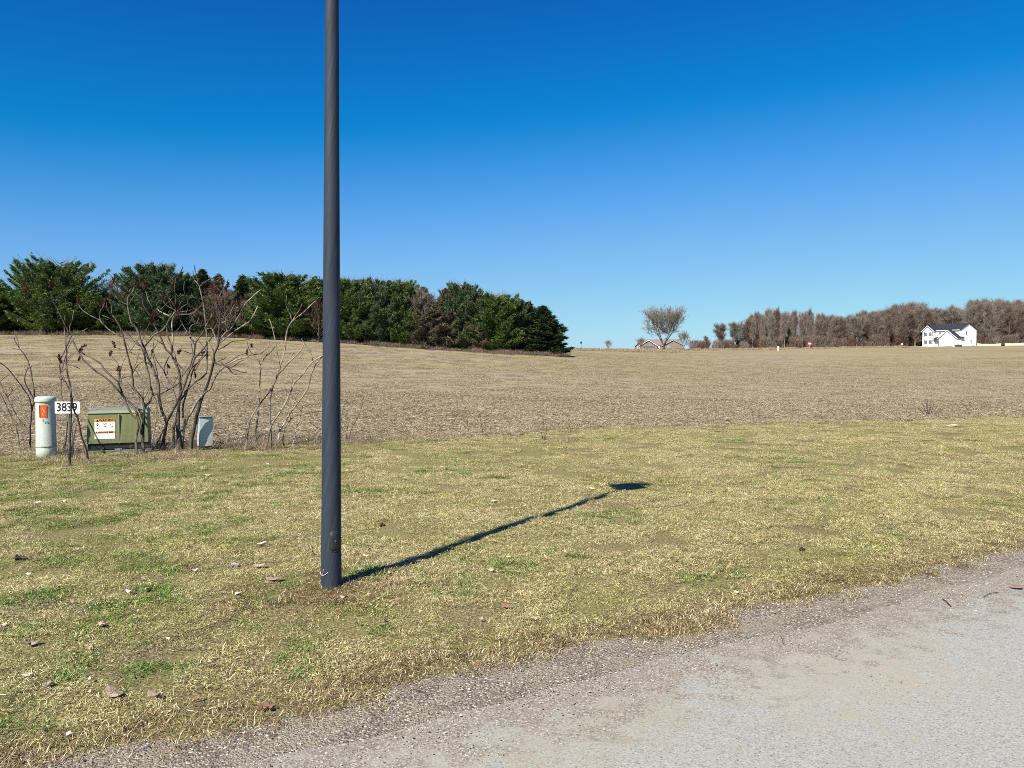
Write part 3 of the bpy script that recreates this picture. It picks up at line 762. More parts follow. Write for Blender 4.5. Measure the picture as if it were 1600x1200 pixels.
# ------------------------------------------------------------------ house number on its stake
g = ground(109, 722); Yp = float(g[1]) - .05
sgn = empty('house_number_sign', tuple(g), 'white house number plate 3839 on a green steel stake', 'sign')
zc = float(at(103, 637, Yp)[2] - g[2]); xc = float(at(103.5, 637, Yp)[0] - g[0]); wd = 39 / F * Yp; hg = 18.5 / F * Yp
mb = MB(); hx = .018
mb.add([(-hx, 0, -.05), (-hx * .5, -.014, -.05), (hx * .5, -.014, -.05), (hx, 0, -.05), (-hx, 0, zc + .07), (-hx * .5, -.014, zc + .07), (hx * .5, -.014, zc + .07), (hx, 0, zc + .07)],
       [(0, 1, 5, 4), (1, 2, 6, 5), (2, 3, 7, 6), (3, 2, 1, 0), (4, 5, 6, 7), (0, 4, 7, 3)])
mb.build('stake', 'post_green', sgn)
pl_ = MB().box((xc, -.022, zc), (wd, .004, hg)).build('number_plate', 'sign_white', sgn, bevel=.0015)
text_part('numerals', '3839', hg * 1.02, 'ink', pl_, face(xc - .005, -.0252, zc), .88, .004)

# ------------------------------------------------------------------ pad mounted transformer
g = ground(186, 709); Yt = float(g[1]) + .12
tx0, tx1 = at(135.5, 700, Yt)[0], at(236.5, 700, Yt)[0]; tz1 = float(at(186, 641, Yt)[2]); gz = float(H((tx0 + tx1) / 2, Yt))
tr = empty('utility_transformer', ((tx0 + tx1) / 2, Yt, gz), 'olive green pad mounted transformer cabinet with white warning sticker', 'transformer', rz=R(23))
wT = (tx1 - tx0) / 1.13; hT = tz1 - gz; dT = .5
MB().box((0, dT / 2, -.015), (wT + .04, dT + .06, .13)).build('pad', 'pad_dark', tr, bevel=.01)
MB().box((0, dT / 2 + .01, .12), (wT - .03, dT - .03, .11)).build('gap_block', 'gap_dark', tr)  # near-black block: shade of the gap under the cabinet put into its colour
zb = .165
V = [(-wT / 2, 0, zb), (wT / 2 - .035, 0, zb), (wT / 2, dT, zb), (-wT / 2, dT, zb), (-wT / 2 + .022, .03, hT - .05), (wT / 2 - .05, .03, hT - .05), (wT / 2 - .02, dT, hT - .05), (-wT / 2 + .022, dT, hT - .05)]
BF = [(0, 3, 2, 1), (4, 5, 6, 7), (0, 1, 5, 4), (1, 2, 6, 5), (2, 3, 7, 6), (3, 0, 4, 7)]
body = MB().add(V, BF).build('body', 'cabinet_green', tr, bevel=.006)
V = [(-wT / 2 + .008, .012, hT - .05), (wT / 2 - .036, .012, hT - .05), (wT / 2, dT + .01, hT - .05), (-wT / 2 + .008, dT + .01, hT - .05), (-wT / 2 + .03, .07, hT), (wT / 2 - .06, .07, hT), (wT / 2 - .04, dT - .03, hT + .03), (-wT / 2 + .03, dT - .03, hT + .03)]
MB().add(V, BF).build('lid', 'cabinet_lid', tr, bevel=.005)
pxm = lambda q: (q - 186) / F * Yt / 1.13
pzm = lambda q: float(at(186, q, Yt)[2]) - gz
fy = lambda z: .03 * (z - zb) / (hT - .05 - zb)
MB().box((pxm(186.5), fy(.4) - .004, (pzm(647) + pzm(693)) / 2), (.016, .022, pzm(647) - pzm(693))).build('rib', 'cabinet_lid', tr, bevel=.004)
zs0, zs1 = pzm(685), pzm(654); xs0, xs1 = pxm(148), pxm(180); zm = (zs0 + zs1) / 2; xm = (xs0 + xs1) / 2
tl = math.atan2(.03, hT - .05 - zb)
stk = MB().add([(xs0, fy(zs0) - .004, zs0), (xs1, fy(zs0) - .004, zs0), (xs1, fy(zs1) - .004, zs1), (xs0, fy(zs1) - .004, zs1)], [(0, 1, 2, 3)]).build('warning_label', 'sticker_white', tr)
def lab(name, x0, x1, z0, z1, mat, d=.006, par=None):
    return MB().add([(x0, fy(z0) - d, z0), (x1, fy(z0) - d, z0), (x1, fy(z1) - d, z1), (x0, fy(z1) - d, z1)], [(0, 1, 2, 3)]).build(name, mat, par or stk)
hs_ = zs1 - zs0; ws_ = xs1 - xs0
lab('header_band', xs0, xs1, zs1 - hs_ * .15, zs1, 'sticker_orange')
zt = zs1 - hs_ * .075
text_part('warning_text', 'WARNING', hs_ * .17, 'ink', stk, face(xm + ws_ * .10, fy(zt) - .008, zt), .84, .001)
MB().add([(xs0 + ws_ * .08, fy(zt) - .008, zt - hs_ * .06), (xs0 + ws_ * .22, fy(zt) - .008, zt - hs_ * .06), (xs0 + ws_ * .15, fy(zt) - .008, zt + hs_ * .06)], [(0, 1, 2)]).build('hazard_triangle', 'ink', stk)
lab('second_band', xs0, xs1, zs0 + hs_ * .28, zs0 + hs_ * .38, 'sticker_orange')
mb = MB(); r0 = random.Random(3)
for i in range(16):
    a_ = xs0 + ws_ * (.08 + .052 * i); b_ = a_ + ws_ * .035
    if i in (1, 11): continue
    z0_, z1_ = zs0 + hs_ * .295, zs0 + hs_ * .365
    mb.add([(a_, fy(z0_) - .008, z0_), (b_, fy(z0_) - .008, z0_), (b_, fy(z1_) - .008, z1_), (a_, fy(z1_) - .008, z1_)], [(0, 1, 2, 3)])
mb.build('second_line', 'ink', stk)['kind'] = 'stuff'
for fx, kx in ((.2, 0), (.5, 1), (.82, 2)):
    mb = MB(); c_ = (xs0 + ws_ * fx, zs0 + hs_ * .66)
    for j in range(9):
        a_ = c_[0] + r0.uniform(-.09, .09) * ws_; b_ = c_[1] + r0.uniform(-.12, .12) * hs_; w_ = ws_ * r0.uniform(.01, .035)
        mb.add([(a_ - w_, fy(b_) - .006, b_ - w_), (a_ + w_, fy(b_) - .006, b_ - w_ * .3), (a_ + w_ * .6, fy(b_) - .006, b_ + w_), (a_ - w_ * .5, fy(b_) - .006, b_ + w_ * .6)], [(0, 1, 2, 3)])
    V_ = np.concatenate(mb.V); c3 = V_.mean(0); mb.add([c3 + (-.002, -.0005, -.002), c3 + (.002, -.0005, -.002), c3 + (0, -.0005, .002)], [(0, 1, 2)]); mb.build('pictogram', 'ink' if kx == 0 else 'ink_faded', stk)['kind'] = 'stuff'
yl = lab('yellow_label', pxm(207.5), pxm(223), pzm(648.5), pzm(643.5), 'sticker_yellow', .005, tr)
mb = MB()
for i in range(4):
    a_ = pxm(209 + i * 2.6); z0_, z1_ = pzm(647.3), pzm(645)
    mb.add([(a_, fy(z0_) - .0065, z0_), (a_ + .013, fy(z0_) - .0065, z0_), (a_ + .013, fy(z1_) - .0065, z1_), (a_, fy(z1_) - .0065, z1_)], [(0, 1, 2, 3)])
mb.build('printing', 'ink', yl)
MB().box((pxm(185), -.012, pzm(701.5)), (.11, .03, .016)).build('hasp', 'steel', tr, bevel=.002)
MB().box((pxm(186), -.03, .055), (.035, .015, .04)).build('padlock', 'steel', tr, bevel=.004)

# ------------------------------------------------------------------ small grey pedestal
g = ground(320, 704); Yg = float(g[1])
gx0, gx1 = at(311.5, 690, Yg)[0], at(333, 690, Yg)[0]; gz = float(g[2])
zt0, zt1 = float(at(320, 697.5, Yg)[2]) - gz, float(at(320, 652, Yg)[2]) - gz
gp = empty('cable_pedestal', ((gx0 + gx1) / 2, Yg, gz), 'small pale blue grey square utility pedestal right of the shrub trunks', 'utility pedestal', rz=R(34))
w_ = (gx1 - gx0) / 1.05
MB().box((0, .10, zt0 / 2 - .02), (w_ * .86, .17, zt0 + .04)).build('base', 'dark_box', gp)
V = [(-w_ / 2, 0, zt0), (w_ / 2, 0, zt0), (w_ / 2, .20, zt0), (-w_ / 2, .20, zt0), (-w_ / 2, 0, zt1 - .01), (w_ / 2, 0, zt1 - .01), (w_ / 2, .20, zt1), (-w_ / 2, .20, zt1)]
MB().add(V, BF).build('body', 'grey_box', gp, bevel=.008)
MB().box((w_ / 2 - .008, -.004, (zt0 + zt1) / 2), (.012, .012, zt1 - zt0 - .03)).build('edge_trim', 'steel', gp)
MB().box((0, .09, zt1 + .006), (w_ + .015, .2, .014)).build('lid', 'grey_box', gp, bevel=.003)
MB().lathe([(.008, 0), (.008, .01)], 10, (-w_ / 2 + .03, -.005, zt0 + .25)).build('lock', 'steel', gp)

#__PLANTS__
# ------------------------------------------------------------------ sumac thicket
def smooth_path(P, step, g, wob):
    P = np.asarray(P, float); Q = np.vstack([2 * P[0] - P[1], P, 2 * P[-1] - P[-2]]); out = []
    for i in range(1, len(Q) - 2):
        L = np.linalg.norm(Q[i + 1] - Q[i]); n = max(2, int(L / step))
        for k in range(n):
            t = k / n; a, b, c, d = Q[i - 1], Q[i], Q[i + 1], Q[i + 2]
            out.append(.5 * (2 * b + (c - a) * t + (2 * a - 5 * b + 4 * c - d) * t * t + (3 * b - a - 3 * c + d) * t ** 3))
    out.append(P[-1]); out = np.array(out)
    n = g.normal(0, wob, (len(out), 3)); n[0] = 0; n = (n + np.roll(n, 1, 0)) / 2; n[0] = 0
    return out + n
class Shrub:
    def __init__(s, name, root_px, label, cat, group=None, seed=1, mat='sumac_bark'):
        s.o3 = ground(*root_px); s.root = empty(name, tuple(s.o3), label, cat, group)
        s.px = []; s.Y = []; s.ow = []; s.g = np.random.default_rng(seed); s.mat = mat
    def _path(s, pts, Y0, drift):
        pts = np.array(pts, float); d = np.r_[0, np.cumsum(np.hypot(*np.diff(pts, axis=0).T))]
        wv = s.g.normal(0, .10); Y = Y0 + drift * d / 100 + wv * np.sin(d / 45)
        P = np.array([at(p[0], p[1], y) for p, y in zip(pts, Y)]) - s.o3
        return P, pts, Y
    def _make(s, name, pts, w0, w1, Y0, drift, parent, mat, tp=None):
        P, pp, Y = s._path(pts, Y0, drift)
        if name == 'stem': P[0][2] = float(H(P[0][0] + s.o3[0], P[0][1] + s.o3[1])) - s.o3[2] - .03
        Q = smooth_path(P, .06, s.g, .0028)
        k = np.linspace(0, 1, len(Q)); rad = ((w0 + (w1 - w0) * k ** .8) if tp is None else (w1 + (tp - w1) * (1 - k) + (w0 - tp) * np.clip(1 - k * 6, 0, 1) ** .7)) * (1.12 if w0 < 5 else .98) / 2 / F * Y0
        rad = rad * (1 + .10 * np.sin(k * len(Q) * .9 + s.g.random() * 6) * s.g.random())
        if name == 'stem': rad *= 1 + .35 * np.exp(-k * 14)
        rad[-1] *= .6
        o = MB().tube(Q, rad, 7).build(name, mat or s.mat, parent, True)
        for a, b, ya, yb in zip(pp[:-1], pp[1:], Y[:-1], Y[1:]):
            for t in np.linspace(0, 1, 6):
                s.px.append(a + (b - a) * t); s.Y.append(ya + (yb - ya) * t); s.ow.append(o.name if name == 'stem' else parent.name)
        return o
    def stem(s, pts, w0=4, w1=1.6, drift=None, mat=None, Y=None, tp=None):
        Y0 = float(ground(*pts[0])[1]) if Y is None else Y
        return s._make('stem', pts, w0, w1, Y0, s.g.normal(0, .12) if drift is None else drift, s.root, mat, tp)
    def near(s, p):
        d = np.hypot(*(np.array(s.px) - np.array(p)).T); i = int(np.argmin(d)); return s.Y[i], bpy.data.objects[s.ow[i]]
    def br(s, pts, w0=2.2, w1=1.2, drift=None, mat=None):
        Y0, par = s.near(pts[0]); pts = [tuple(p) for p in pts]
        s._make('branch', pts, w0, w1, Y0, s.g.normal(0, .3) if drift is None else drift, par, mat)
    def seed(s, x, y, L=13, w=5, ang=90, sc=1.0):
        Y0, par = s.near((x, y)); c = at(x, y, Y0) - s.o3; k = Y0 / F
        g = s.g; ax = np.array([math.cos(R(ang)), g.normal(0, .15), math.sin(R(ang))]); ax /= np.linalg.norm(ax)
        u = np.cross(ax, [0, 1, 0]); u /= np.linalg.norm(u); v = np.cross(ax, u)
        mb = MB(); n = 60
        for i in range(n):
            t = g.random(); rr = w * k * .5 * math.sin(PI * min(.97, .12 + .85 * t)) ** .7 * (.5 + .5 * g.random()); a = g.random() * 6.28
            p = c + ax * (t - .5) * L * k + u * rr * math.cos(a) + v * rr * math.sin(a)
            q = .011 * (.6 + .8 * g.random()); d = u * math.cos(a) + v * math.sin(a) + ax * .8; d /= np.linalg.norm(d)
            e = np.cross(d, ax); e /= np.linalg.norm(e) + 1e-6; h = np.cross(d, e)
            mb.add([p - e * q * .5, p + e * q * .5, p + h * q * .6, p - h * q * .5, p + d * q * 1.5], [(0, 2, 4), (2, 1, 4), (1, 3, 4), (3, 0, 4), (0, 3, 1, 2)])
        mb.tube([c - ax * L * k * .55, c, c + ax * L * k * .4], [.004, w * k * .26, .003], 6)
        mb.build('seed_head', 'seed_fuzz', s.root)

c = Shrub('sumac_shrub', (265, 706), 'large leafless sumac thicket with dark red seed heads behind the green transformer cabinet', 'shrub', 'bare sumac shrubs along the field edge', 3)
c.stem([(215, 711), (212.5, 687), (215.7, 669), (213.6, 656), (206, 647), (196.6, 630), (193, 620), (176, 600), (165, 590), (150, 580), (135, 567), (126, 556), (120, 546), (112, 528)], 3.2, 2.2, .1)
c.stem([(224.7, 710), (223, 690), (221, 674), (218.4, 660), (215.7, 651), (212.5, 642), (206.7, 633), (193, 619), (190, 612), (183, 596), (172, 586), (163, 577), (157, 568), (145, 560), (129, 552), (126, 547)], 5, 2.2, .1)
c.br([(185, 595), (190, 599), (198, 602), (205, 606), (212, 614), (220, 618)], 2, 1.6)
c.br([(183, 596), (186, 606), (190, 613)], 1.8, 1.5)
c.stem([(223, 707), (223, 687), (223.7, 668), (224.7, 651), (225.3, 637), (223.6, 627), (222, 620), (214, 613), (207.5, 603), (208, 595), (206, 586), (205.5, 576), (202, 565), (199, 552), (196, 540), (193, 529), (189, 515), (185, 506), (180, 498), (175, 492), (174, 486), (174.5, 477), (172, 467)], 5, 1.6, -.1)
c.br([(175, 492), (170, 487), (167.5, 480), (166, 473)], 1.8, 1.4)
c.br([(225, 637), (231.6, 630.8), (235, 625), (237.5, 619), (240, 617.5), (252, 615), (262.5, 609.6), (270, 606), (281, 597)], 3.2, 1.5)
c.br([(239, 617), (236, 606), (234, 600), (233, 587), (228, 570), (226, 556), (223, 547), (219, 539)], 3, 2.2, 0)
c.stem([(253, 706), (256, 685), (259, 668), (261, 658), (266, 650), (270, 642), (276, 630), (281, 618), (286, 606), (290, 597)], 8.5, 2.6, .05, 'sumac_trunk_bark', None, 5.2)
c.br([(260.5, 660), (257, 652), (252, 639), (248.6, 621), (248, 605), (247, 596), (242, 585), (237, 572), (231, 559), (228, 550), (225, 543), (220, 533), (217, 522), (213, 512), (205, 503), (202, 490), (200, 478), (199.5, 467), (200, 464)], 4.4, 2.2, .05)
c.br([(200, 478), (197, 475), (194, 474), (189, 471), (187, 468)], 2, 1.5, mat='pale_bark')
c.br([(200, 465), (204, 459), (208, 455), (209, 449)], 1.6, 1.3)
c.br([(200, 466), (197, 460), (191, 455), (186, 458), (183, 452), (178, 443), (178, 439)], 1.8, 1.4)
c.br([(219, 540), (210, 534), (202, 529), (195, 522), (191, 517), (188, 512)], 3, 2)
c.br([(202, 529), (190, 526), (180, 521), (170, 515), (163, 508), (157, 501), (156, 493), (157, 486), (160, 482), (163, 474)], 2.3, 1.6, .5)
c.br([(156, 500), (153, 499), (143, 494), (133, 488), (125, 480), (122, 473)], 2, 1.4)
c.br([(160, 493), (168, 496), (176, 499), (186, 508)], 1.4, 1.2)
c.br([(225, 543), (227, 540), (234, 531), (242, 522), (250, 519), (260, 509), (263, 503), (268, 495), (275, 486)], 2.4, 2.6, -.3)
for a in ([(275, 486), (270, 482.5), (262, 479), (257, 474), (255, 470)], [(272, 483), (268, 479), (266.5, 476), (263, 463), (260, 452)], [(275, 484), (274.5, 469), (273, 455), (273.5, 443)],
          [(276, 484), (277, 470), (280, 464), (283, 458)], [(277, 483), (283, 472), (290, 464), (295.5, 459)], [(277, 485), (281, 481), (292, 475), (300, 471), (304, 468), (308, 464)],
          [(278, 486), (286, 479), (294, 474)], [(278, 491), (290, 491.5), (300, 490), (311, 483)], [(279, 488), (288, 487), (307, 482)]):
    c.br(a, 1.7, 1.2)
c.br([(273.5, 443), (274, 440), (275, 435), (279, 430), (284, 422), (285, 416)], 1.5, 1.5)
c.br([(273.5, 441), (266, 432), (261, 421), (258.5, 411)], 1.3, 1.5)
c.br([(267, 495), (255, 489), (249, 486), (246, 482)], 2, 1.3, mat='pale_bark')
c.stem([(279.5, 706), (280.5, 685), (278, 670), (278.5, 659.5), (279.5, 632), (282.6, 612), (282, 603), (281.5, 595), (280, 580), (275, 569), (268, 554), (260, 547), (255, 537), (250, 525), (242, 510), (238, 503), (230, 488), (224, 477), (222, 466), (223, 457)], 10, 1.6, .1, 'sumac_trunk_bark', None, 5.4)
c.br([(241, 509), (241, 486), (239, 481), (231, 468), (229, 459), (228, 455)], 1.7, 1.5)
c.br([(276, 566), (280, 571), (286, 577), (295, 583)], 2.6, 2)
c.br([(268, 553), (269, 545), (270, 530), (269, 520), (268, 508), (269, 502), (271, 494), (272, 488)], 2.4, 2.2, .2, 'pale_bark')
c.br([(276, 566), (270, 545), (264, 530), (261, 520), (261, 505)], 2, 1.6)
c.stem([(271, 704), (271, 685), (272, 666), (276, 653), (280.5, 626), (284, 612), (287, 605), (290, 598), (294, 585), (300, 573), (304, 560), (310, 554), (323, 538), (332, 525), (333, 518)], 4.2, 2, -.15)
c.stem([(283, 703), (286, 680), (287, 660), (285, 640), (290, 619), (296, 600), (300, 583), (306, 570), (316, 559), (323, 552)], 4, 1.6, .3)
c.br([(294, 585), (299, 565), (304, 550), (306, 535), (316, 521), (321, 512), (325, 503), (333, 491), (337, 483)], 2.8, 1.6)
c.br([(306, 535), (299, 529), (297, 512), (303, 507), (308, 504), (311, 496)], 1.8, 1.2)
c.br([(299, 575), (303, 572), (310, 565), (317, 559), (323, 552)], 1.8, 1.5)
c.br([(281, 626), (287, 619), (290, 611), (296, 606), (305, 597), (313, 592), (322, 583), (323, 570), (324, 550), (323, 530), (322, 510), (319, 488), (317, 470), (314, 458), (311, 447), (308, 442), (304, 438)], 2.6, 1.7, .25)
c.br([(313, 447), (316, 444), (325, 438), (336, 433), (343, 428)], 1.6, 1.4)
c.br([(309, 443), (308, 435), (305, 424), (304.5, 414)], 1.3, 1.4)
c.br([(304, 438), (302, 432), (301.5, 423)], 1.2, 1.1)
c.br([(305, 597), (309, 600), (313, 602)], 1.2, 1)
c.stem([(299, 706), (298.6, 690), (303, 672), (307, 653), (312.4, 632), (318.8, 614), (322, 605), (325, 598), (331, 578), (334, 565), (334.5, 556), (338, 547), (341, 538), (342, 520), (343, 505), (344, 495), (342, 483), (340, 476), (337, 465), (335, 457)], 6.5, 1.8, -.05, 'sumac_trunk_bark')
c.br([(341, 538), (347, 526), (353, 520), (360, 514), (370, 499), (379, 483), (385, 473), (393, 465), (399, 459), (408, 452)], 2.6, 1.4, mat='pale_bark')
c.br([(343, 536), (350, 530), (357, 525), (363, 520), (374, 513), (385, 506), (391, 501), (397, 491), (400, 484), (403, 478)], 2.4, 1.4, mat='pale_bark')
c.br([(341, 546), (350, 542), (360, 535), (366, 533), (385, 531), (396, 528)], 1.7, 1)
c.br([(335, 567), (345, 563), (353, 558)], 2, 1.3)
c.br([(336, 568), (349, 571.5), (358, 576), (364, 584), (370, 584.5)], 2, 1.2)
c.br([(345, 566), (350, 570), (358, 575), (370, 579), (384, 582.5), (384, 579)], 1.7, 1.3)
c.br([(359, 518), (360, 505), (359.5, 493), (364, 480), (368, 474)], 1.8, 1.4)
c.br([(345, 505), (360, 500), (366, 494), (368, 490)], 1.4, 1.1)
c.br([(355, 519), (359, 508), (362, 498)], 1.4, 1)
c.br([(280, 674), (284, 671), (288, 669), (290, 662), (292, 655), (296.5, 648), (304, 635), (310, 625), (319, 615), (325, 610), (329, 606), (336, 590), (341, 582), (348, 575), (352, 571), (360, 567), (370, 562), (385, 558), (393, 554), (405, 552.5), (411, 549), (416, 545), (420, 540), (421, 534)], 5, 1.5, -.2, 'pale_bark')
c.br([(352, 572), (360, 573.5), (366, 572), (372, 567), (378, 563), (384, 562)], 1.5, 1.1)
c.br([(352, 569), (364, 562), (372, 556), (384, 551.5)], 1.5, 1.1)
c.stem([(236, 699), (239, 683), (242, 668), (244, 655), (245.5, 638), (243, 624), (238, 619)], 2.2, 1.3, .5, 'pale_bark', Y=14.6)
c.stem([(235, 706), (241, 697), (248.6, 688), (252, 680), (255, 672), (258, 668)], 2.8, 2.0, -.1)
c.br([(276, 632), (273, 618), (269, 606), (264, 596), (260, 588), (256, 578), (258, 570), (261, 563), (265, 556)], 2.4, 1.6, .5, 'pale_bark')
c.br([(269, 606), (273, 597), (278, 588)], 1.2, 1)
c.br([(260, 588), (262, 578), (262, 569)], 1.1, .9)
c.br([(238, 612), (237, 610), (230, 602), (226, 598), (218, 589), (214, 581), (205, 574)], 1.8, 1.2)
c.br([(218, 589), (212, 588), (200, 588), (190, 592)], 1.1, .9)
c.br([(207, 584), (211, 577), (216, 570), (224, 565)], 1.3, 1)
c.br([(236, 571), (230, 567), (223, 562), (212, 555), (202, 550)], 1.5, 1)
c.br([(186, 597), (186, 590), (187, 582)], 1.4, 1.2)
c.br([(190, 600), (187, 575), (184, 568), (177, 560), (174, 554)], 1.0, 1)
c.br([(220, 546), (205, 546.5), (195, 546), (187, 545), (182, 543)], 1.0, 1)
c.br([(326, 555), (315, 555.5), (307, 555), (296, 552), (284, 547)], 1.4, 1.0)
c.br([(334, 549), (330, 541), (326, 535), (323, 530)], 1.8, 1.4, mat='pale_bark')
c.br([(341, 537), (338, 530), (335, 523), (333, 517), (331, 514), (324, 513)], 2, 1.4, mat='pale_bark')
c.br([(322, 548), (315, 538), (310, 531)], 1.2, 1)
c.br([(254, 538), (246, 532), (240, 528)], 1.3, 1)
c.br([(261, 506), (250, 494), (244, 487)], 1.2, .9)
c.br([(304, 538), (298, 530), (295, 524), (290, 515), (285, 506), (281, 498)], 1.4, 1)
c.br([(232, 568), (236, 556), (239, 543), (241, 530)], 1.1, .8)
c.br([(247, 600), (246, 585), (243, 570), (239, 556), (238, 548)], 1.2, 1)
c.br([(283, 590), (292, 578), (298, 568), (301, 556), (300, 545), (298, 532)], 1.4, 1)
c.br([(300, 580), (306, 576), (311, 568), (314, 560), (317, 553)], 1.3, 1)
c.br([(340, 470), (347, 455), (352, 446), (356, 443)], 1.4, 1.0)
c.br([(325, 505), (329, 497), (333, 480), (330, 470)], 1.1, .8)
c.br([(334, 515), (338, 508), (341, 500)], 1.3, 1)
c.br([(322, 512), (316, 505), (312, 498), (310, 490)], 1.2, .8)
c.br([(317, 473), (311, 481), (305, 486), (300, 489)], 1.2, .8)
c.stem([(290, 700), (296, 703), (310, 707), (330, 704), (348, 705)], 1.5, 1.1, -.3)
def twigs(sh, n, x0, x1, y0, y1, seed, lo=14, hi=42):
    g_ = random.Random(seed); k = 0
    for _ in range(n * 40):
        if k >= n: break
        i_ = g_.randrange(len(sh.px)); p = sh.px[i_]
        if not (x0 < p[0] < x1 and y0 < p[1] < y1): continue
        k += 1; a = R(90 + g_.choice((-1, 1)) * g_.uniform(8, 50)); L = g_.uniform(lo, hi); b_a = a + R(g_.uniform(-22, 22))
        m_ = (p[0] + math.cos(a) * L * .5, p[1] - math.sin(a) * L * .5); e_ = (m_[0] + math.cos(b_a) * L * .5, m_[1] - math.sin(b_a) * L * .5)
        sh.br([tuple(p), m_, e_], 1.0, .55)
twigs(c, 66, 180, 390, 450, 660, 4)
for x, y, L, w_, an in ((126, 547, 9, 5, 60), (131, 541, 9, 5, 20), (124, 560, 8, 3, 70), (174, 463, 8, 5, 80), (163, 471, 13, 6, 60), (157, 476, 8, 5, 80), (187, 464, 12, 6, 80), (192, 452, 15, 5, 110), (197, 460, 10, 5, 100), (210, 444, 12, 7, 100), (178, 437, 13, 6, 75),
                        (224, 446, 14, 8, 95), (122, 471, 11, 5, 90), (274, 474, 8, 5, 90), (278, 490, 15, 6, 95), (240, 492, 14, 5, 95), (173, 540 + 12, 9, 4, 70), (178, 538, 12, 4, 110), (187, 580, 15, 6, 80), (184, 576, 9, 3, 80), (280, 549, 9, 6, 60), (305, 584, 13, 3, 100),
                        (330, 448, 10, 7, 120), (335, 455, 9, 6, 30), (322, 456, 9, 6, 90), (341, 456, 10, 6, 60), (356, 443, 11, 6, 95), (371, 473, 10, 8, 110), (374, 483, 14, 6, 95), (386, 550, 10, 3, 90), (317, 551, 7, 4, 40), (263, 572, 8, 3, 120), (238, 549, 6, 3, 90), (237, 503, 12, 4, 92), (254, 464, 13, 5, 95), (269, 448, 9, 3, 90)):
    c.seed(x, y, L, w_, an)
for x, y in ((286, 412), (258.5, 409), (304.5, 412)):
    pass

b_ = Shrub('sumac_shrub', (110, 729), 'tall thin leafless sumac stems standing around the house number sign', 'shrub', 'bare sumac shrubs along the field edge', 5)
b_.stem([(107.5, 729), (109.5, 705), (109, 685), (110.5, 660), (111.5, 640), (111, 620), (109, 602), (106, 588), (104, 572), (104.5, 556), (103, 540), (102.5, 528), (101, 515), (100.5, 505), (102, 492)], 3.6, 1.4, .1)
b_.br([(104.5, 526), (107, 520), (104, 512), (100, 505), (92.5, 489), (88, 480), (85.6, 476), (81, 466), (79.4, 457)], 2, 1.2)
b_.br([(85, 474.5), (88, 470), (92.5, 466), (105, 459), (111, 454)], 1.5, 1)
b_.br([(82, 476), (77, 474), (72.5, 472.5), (61, 467.5), (50, 461), (41, 452)], 1.3, 1)
b_.br([(108, 524), (109, 512), (111, 505), (113, 499), (115, 485)], 1.5, 1)
b_.stem([(138.5, 721), (134, 701), (128, 684), (121, 652.5), (117, 645.5), (113, 628), (109.7, 611), (105, 602), (95, 588), (93.5, 576), (93.5, 566), (97, 556), (104, 542), (111, 527), (113, 524), (120, 521), (130, 517), (137, 513)], 3.2, 1.3, -.1)
b_.br([(94, 564), (97, 567), (104, 569), (115, 572), (125, 576)], 1.7, 1.1)
b_.stem([(112, 716), (113, 686), (110, 665), (104, 647), (98, 625), (95.7, 616), (95.5, 600), (96, 588)], 2.4, 1.3, .2)
b_.br([(96, 582), (97, 576), (100, 566), (106, 545), (111, 536), (118, 526)], 1.5, 1.1)
b_.br([(106, 655), (104, 676), (101.5, 700)], 1.3, 1.3)
b_.stem([(112.5, 718), (115, 690), (118, 672), (121, 655), (122, 640)], 1.6, 1, .3)
b_.stem([(92, 706), (99, 699), (103, 690), (104.5, 680)], 1.6, 1, .1)
twigs(b_, 16, 90, 125, 560, 700, 5, 10, 26); b_.seed(92.5, 558, 9, 3.5, 95); b_.seed(95, 565, 6, 3, 120); b_.seed(40, 450, 10, 6, 100); b_.seed(78, 444, 10, 4, 90)

a_ = Shrub('sumac_shrub', (45, 708), 'slender leafless sumac saplings at the left edge beside the round pedestal', 'shrub', 'bare sumac shrubs along the field edge', 9)
a_.stem([(47.2, 707), (46.7, 669), (49, 650), (51, 635), (54, 623), (52, 600), (51, 598), (48, 578), (44, 564), (37, 553), (30, 544), (23, 533), (21.5, 524)], 2.6, 1.2)
a_.br([(30, 544), (28, 534), (25, 525), (22.5, 517)], 1.1, .9)
a_.br([(30, 546), (24, 545), (16, 543)], 1, .8)
a_.br([(46.7, 669), (49, 650), (49, 635), (45.5, 621), (40, 612), (32, 601), (20, 586), (11, 575), (0, 567), (-16, 560)], 2.1, 1.2)
a_.stem([(81.7, 711), (77, 694), (72, 682), (66, 664), (63, 655), (56, 633), (47, 614), (40, 600), (38.5, 590), (41, 580), (45, 575), (50, 572)], 3, 1.2, -.3)
a_.br([(70, 675), (74, 678), (78, 682)], 1, .8)
a_.stem([(33, 710), (28, 679), (24, 665), (17.5, 650), (10, 634), (2.3, 617.5), (-12, 598)], 1.7, 1.1)
a_.br([(44, 669), (41.4, 667.7), (29, 654), (20, 638), (11.7, 621), (5, 608), (0, 596), (-9, 583)], 1.5, 1)
a_.br([(0, 596), (7, 590), (14, 586)], 1, .8)

